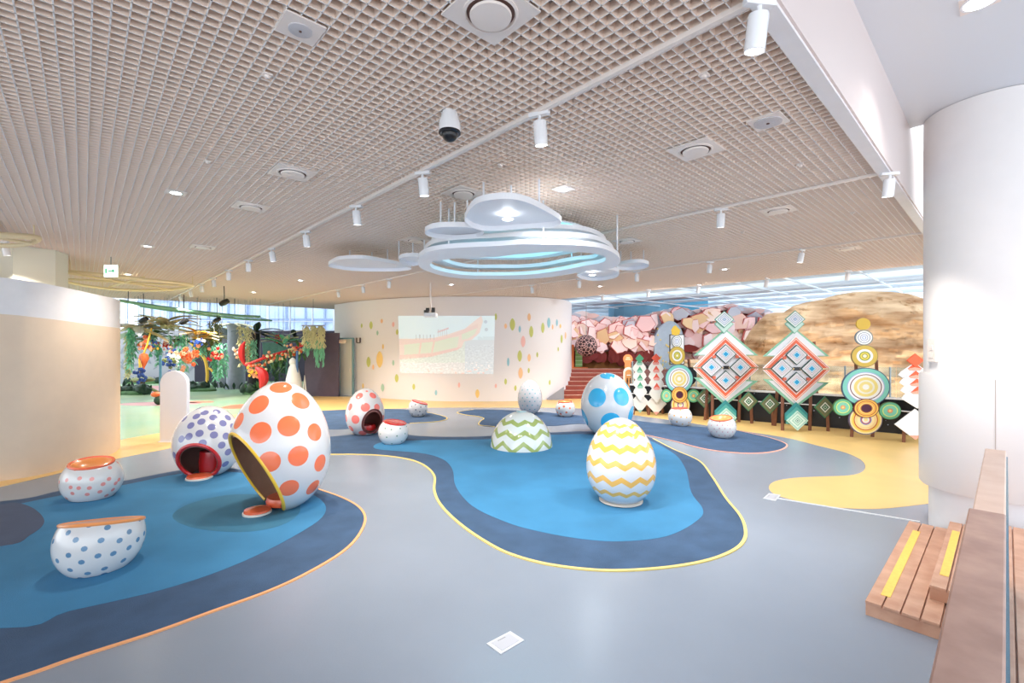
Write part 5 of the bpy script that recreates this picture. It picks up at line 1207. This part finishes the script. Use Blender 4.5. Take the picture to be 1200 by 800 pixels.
# flowers
def blossom(px, py, Y, r, cols, n, label, sy=1):
    p = D(px, py, Y); t = thing('flower_cluster', label, 'flowers', p, 0, 'hanging flower clusters')
    for cl in cols:
        b = MB()
        for i in range(n*3):
            q = Vector((rj.gauss(0, .5)*r, rj.gauss(0, .3)*r, rj.gauss(0, .5)*r*sy))
            for k in range(5):
                an = k*1.257; b.ball(q+Vector((math.cos(an)*r*.15, 0, math.sin(an)*r*.15)), r*.13, n=6)
        b.build('petals', JG[cl], t)
    b = MB(); b.tube([(0, 0, 0), (0, 0, CZ-p.z)], .005, 5); b.build('wire', mat('rod_grey', (150, 150, 150), .5), t)
for a in [(170, 402, 16.8, .25, ['peach', 'orange'], 4, 'peach flower cluster above the orange bulb'), (180, 404, 16.9, .18, ['yellow', 'blue'], 3, 'yellow and blue flower cluster right of peach cluster'), (193, 404.5, 17.4, .16, ['red', 'peach'], 3, 'small red flower cluster in mid jungle'), (204, 403, 17.6, .18, ['olive', 'peach'], 3, 'small olive flower cluster in mid jungle'),
          (202, 412, 17, .17, ['blue', 'peach'], 3, 'small blue and peach cluster over the signboard'), (198, 423, 16.5, .28, ['blue', 'white', 'olive'], 4, 'blue and white flower cluster over the signboard'), (218, 418, 17, .34, ['orange', 'peach'], 6, 'big orange blossom cluster right of the signboard'), (232, 401, 17, .18, ['blue'], 5, 'blue round flower in the yellow canopy'),
          (251, 417, 17.5, .26, ['peach', 'red'], 4, 'peach flower cluster left of the grey trunks'), (165, 439, 16.4, .26, ['blue'], 6, 'deep blue flower cluster under the orange bulb'), (279, 413, 18.2, .2, ['peach', 'white'], 3, 'peach flowers left of the upper red leaf'), (296, 436, 17.8, .22, ['yellow', 'peach'], 4, 'yellow flowers between the two red leaves'), (326, 396, 20, .2, ['red'], 4, 'red flower in front of the dark wall')]: blossom(*a)
# orange bulb
t = thing('orange_bulb', 'orange teardrop flower bulb hanging left of the signboard', 'flower', D(168.5, 430, 16.6)); b = MB(); b.lathe([(.02, -.2), (.03, 0), (.10, .15), (.16, .32), (.12, .46), (.001, .52)], 12); b.build('bulb', JG['orange'], t)
b = MB(); b.lathe([(.012, -.3), (.05, .0), (.06, .3), (.001, .4)], 8, (-.06, -.08, 0)); b.build('stripe', JG['yellow'], t)
b = MB(); b.tube([(0, 0, .5), (.12, 0, .8), (.2, .1, 1.4)], .03, 6); b.build('stem', JG['yellow'], t)
# yellow branch
p = P(242, 455); t = thing('yellow_branch', 'bent yellow branch sculpture standing in the green mound', 'branch', p); b = MB()
rel = lambda x, y: D(x, y, p.y)-p
b.tube(smooth([rel(242, 455), rel(243, 440), rel(242, 428), rel(239, 419), rel(232, 412), rel(226, 404), rel(221, 399)], 3, False), .07, 8, rs=None); b.build('trunk', JG['yellow'], t)
b = MB(); b.tube(smooth([rel(242.5, 432), rel(246, 432), rel(249, 435), rel(250.5, 437)], 3, False), .05, 8); b.build('side_branch', JG['yellow'], t)
# grey trunks and big dark leaves
for k, (xa, xb, Y, top, lab) in enumerate([(255, 268, 22.5, 384, 'left of the pair of pale grey tree trunks'), (267, 286, 21.8, 379, 'right and thicker of the two pale grey tree trunks')]):
    base = V_((xa+xb)/2, Y); r = (xb-xa)/2/F*Y; t = thing('tree_trunk', lab, 'tree', base, 0, 'pale grey tree trunks'); H = D(0, top, Y).z
    b = MB(); b.lathe([(r*1.15, 0), (r*1.02, .3), (r*.95, H*.5), (r*.9, H-.3), (r*1.1, H)], 24); b.build('trunk', JG['grey'], t)
    b = MB()
    for i in range(12):
        an = i*.52; leaf(b, Vector((math.cos(an)*r*1.1, math.sin(an)*r*1.1-.1, 0)), Vector((math.cos(an)*.6, math.sin(an)*.6, 1)), .5, .06, .2)
    b.build('grass', JG['dark'], t)
    b = MB()
    for i in range(9):
        an = i*.7+k; leaf(b, Vector((0, 0, H-.05)), Vector((math.cos(an), math.sin(an)*.7, .2)), rj.uniform(.7, 1.3), .14, .35)
    b.build('crown', JG['olive' if k == 0 else 'cream'], t)
p = V_(297, 20.5); t = thing('dark_palm', 'dark palm with long drooping leaves right of the grey trunks', 'palm', p)
b = MB(); b.tube([(0, 0, 0), (.05, 0, 1.0), (-.05, 0, 1.8), (.1, 0, 2.6)], .2, 10, rs=[.3, .22, .26, .2]); b.build('trunk', mat('palm_black', (36, 34, 40), .7), t)
b = MB(); 
for dx, dz, L in ((1, .35, 1.6), (.8, .1, 1.2), (-.9, .3, 1.0), (-.5, .5, .9), (1, -.15, 1.5), (.3, .6, .8), (1, .05, 1.9)): leaf(b, Vector((.1, 0, 2.65)), Vector((dx, -.3, dz)), L, .16, .3)
b.build('leaves', JG['dark'], t)
# red leaves
for pts, Y, lab in ([[(287, 400), (283.5, 408), (283.5, 418), (287, 428)], 18.2, 'upper slim red curved leaf beside the grey trunk'], [[(299, 430), (307, 436), (309, 446), (305, 456)], 17.6, 'lower broad red curved leaf above the green mound']):
    p = D(pts[0][0], pts[0][1], Y); q = smooth([D(x, y, Y)-p for x, y in pts], 4, False); t = thing('red_leaf', lab, 'leaf', p); b = MB(); m = len(q)
    b.tube(q, .1, 8, rs=[.02+(.17 if 'broad' in lab else .1)*math.sin(PI*i/(m-1)) for i in range(m)]); b.build('blade', JG['red'], t)
    b = MB(); b.tube([(0, 0, 0), (0, 0, CZ-p.z)], .005, 5); b.build('wire', mat('rod_grey', (150, 150, 150), .5), t)
# garland
t = thing('flower_garland', 'red branch garland with orange and cream flowers rising to the right', 'garland', D(290, 427, 18)); o0 = t.location.copy()
ln = [D(288, 428, 18)-o0, D(305, 421, 18)-o0, D(320, 416, 18.2)-o0, D(340, 410, 18.4)-o0, D(357, 403, 18.4)-o0]
b = MB(); b.tube(smooth(ln, 4, False), .06, 8); b.build('branch', JG['red'], t)
for cl in ('orange', 'cream', 'peach', 'green'):
    b = MB()
    for i in range(26):
        q = ln[0].lerp(ln[-1], rj.random()); q = q+Vector((0, rj.uniform(-.1, .1), rj.gauss(-.12, .16)))
        if cl == 'green': leaf(b, q, Vector((rj.uniform(-1, 1), -.4, -.6)), .25, .06, .5)
        else: b.ball(q, rj.uniform(.04, .08), n=8, jit=.4)
    b.build('flowers' if cl != 'green' else 'leaves', JG[cl], t)
b = MB(); b.tube([ln[1], Vector((ln[1].x, ln[1].y, CZ-o0.z))], .006, 5); b.tube([ln[3], Vector((ln[3].x, ln[3].y, CZ-o0.z))], .006, 5); b.build('wires', mat('rod_grey', (150, 150, 150), .5), t)
canopy(332, 401, 20, 6, .75, .1, ['cream', 'teal'], 'cream feathery canopy over the garland', .1)
canopy(345, 398, 21, 5, .8, .12, ['dark'], 'dark drooping leaves left of the leaf drape', .3)
t = thing('strand_curtain', 'teal strand curtain behind the garland', 'curtain', D(322, 401, 21)); b = MB()
for i in range(26): x = -.55+1.1*i/25; b.tube([(x, 0, 0), (x+.02, 0, -.5), (x, 0, -rj.uniform(.7, 1.5))], .012, 5)
b.build('strands', JG['teal'], t); b = MB(); b.box((0, 0, .01), (1.2, .04, .04)); b.tube([(0, 0, 0), (0, 0, CZ-t.location.z)], .006, 5); b.build('rail', JG['grey'], t)
# mounds of moss, grass and boulders
def mound(px, py, w, h, label, tall=0, seed=0):
    p = P(px, py); W2 = w/F*p.y; H2 = h/F*p.y; t = thing('grass_mound', label, 'mound', p, 0, 'green planted mounds'); b = MB()
    b.lathe([(W2, 0), (W2*1.0, H2*.18), (W2*.8, H2*.3), (.001, H2*.34)], 28, M=Matrix(((1, 0, 0), (0, .45, 0), (0, 0, 1)))); b.build('base', JG['green'], t)
    b = MB()
    for i in range(int(8+w/4)): b.ball(Vector((rj.uniform(-.85, .85)*W2, rj.uniform(-.25, .25)*W2, H2*rj.uniform(.25, .5))), H2*rj.uniform(.25, .48), n=14, jit=.35)
    b.build('shrubs', JG['dark'], t); b = MB()
    for i in range(int(10+w/2)): leaf(b, Vector((rj.uniform(-.95, .95)*W2, rj.uniform(-.3, .3)*W2, H2*.25)), Vector((rj.uniform(-.5, .5), rj.uniform(-.4, .2), 1)), H2*rj.uniform(.5, 1.1), .06, .2)
    b.build('blades', JG['dark' if seed % 2 else 'green'], t)
mound(157, 462, 19, 15, 'dark green planted mound beside the left partition wall', seed=1); mound(236, 458, 17, 12, 'dark green mound around the yellow branch base', seed=1)
mound(300, 462, 16, 16, 'tall grassy mound below the lower red leaf'); mound(331, 459, 16, 14, 'dark mound left of the white statue', seed=1); mound(268, 453, 24, 8, 'low grassy mound at the foot of the grey trunks')
mound(170, 449, 22, 9, 'far dark mound along the grey wall', seed=1)
# small tree sculpture on left mound
p = P(167, 459); t = thing('mushroom_tree', 'small flat-topped green tree sculpture with splayed roots', 'tree', p); b = MB(); b.lathe([(.28, 0), (.12, .15), (.08, .35), (.12, .5)], 12); b.build('trunk', JG['brown'], t)
b = MB(); b.ball((0, 0, .55), .42, sq=(1, .8, .3), jit=.3); b.build('top', JG['olive'], t)
b = MB()
for dx in (-.8, .9, .5): b.tube([(0, -.1, .3), (dx*.5, -.2, .2), (dx, -.25, 0)], .06, 6)
b.build('roots', JG['olive'], t)
# pole with knob and ball
p = P(188, 474); t = thing('colour_pole', 'thin blue pole with orange knob and dark green ball, behind the signboard', 'pole', p); b = MB(); b.tube([(0, 0, 0), (0, 0, 1.7)], .04, 8); b.build('pole', mat('pole_blue', (90, 140, 170), .5), t)
b = MB(); b.ball((-.1, -.05, .36), .14, sq=(1.3, 1, .7)); b.build('knob', JG['orange'], t); b = MB(); b.ball((0, -.05, .16), .16); b.build('ball', JG['dark'], t)
# white statue
p = P(344, 468); t = thing('white_statue', 'white cloaked statue with small head and blue staff by the purple panel', 'statue', p); H = 1.75
b = MB(); b.lathe([(.34, 0), (.33, .3), (.26, .8), (.17, 1.2), (.1, 1.34)], 20); b.build('cloak', JG['white'], t); b = MB(); b.ball((-.03, 0, 1.42), .13, sq=(1, 1, 1.15)); b.lathe([(.1, 1.46), (.06, 1.56), (.001, 1.6)], 12, (-.03, 0, 0)); b.build('head', JG['white'], t)
b = MB(); b.tube([(.16, -.05, .1), (.16, -.05, 1.85)], .045, 8); b.build('staff', mat('staff_blue', (70, 110, 160), .5), t)
b = MB(); b.tube([(.35, 0, 0), (.42, 0, .9), (.5, 0, 0)], .03, 6); b.build('stand', JG['white'], t)
# stage lights
for x, y, Y, l in ((168, 375, 16, 'small black stage light left, under the green pipe'), (215.5, 377, 16.5, 'small black stage light in the middle, under the green pipe'), (262.5, 354.5, 14, 'larger black stage light above the grey trunks'), (254, 375, 17.5, 'small black stage light left of the trunk crown')):
    p = D(x, y, Y); t = thing('stage_light', l, 'stage light', p, 0, 'black stage lights'); b = MB(); b.lathe([(.001, -.12), (.07, -.12), (.09, .0), (.07, .14), (.001, .15)], 16, M=Matrix.Rotation(1.1, 3, 'Y')); b.build('body', M_black, t)
    b = MB(); b.tube([(0, 0, .05), (0, .02, .2), (0, 0, CZ-p.z)], .012, 6); b.build('hanger', M_black, t)
    lamp('lamp', 'SPOT', t, (.05, 0, -.16), 65, (1, .96, .88), 2.4, .9, .08)
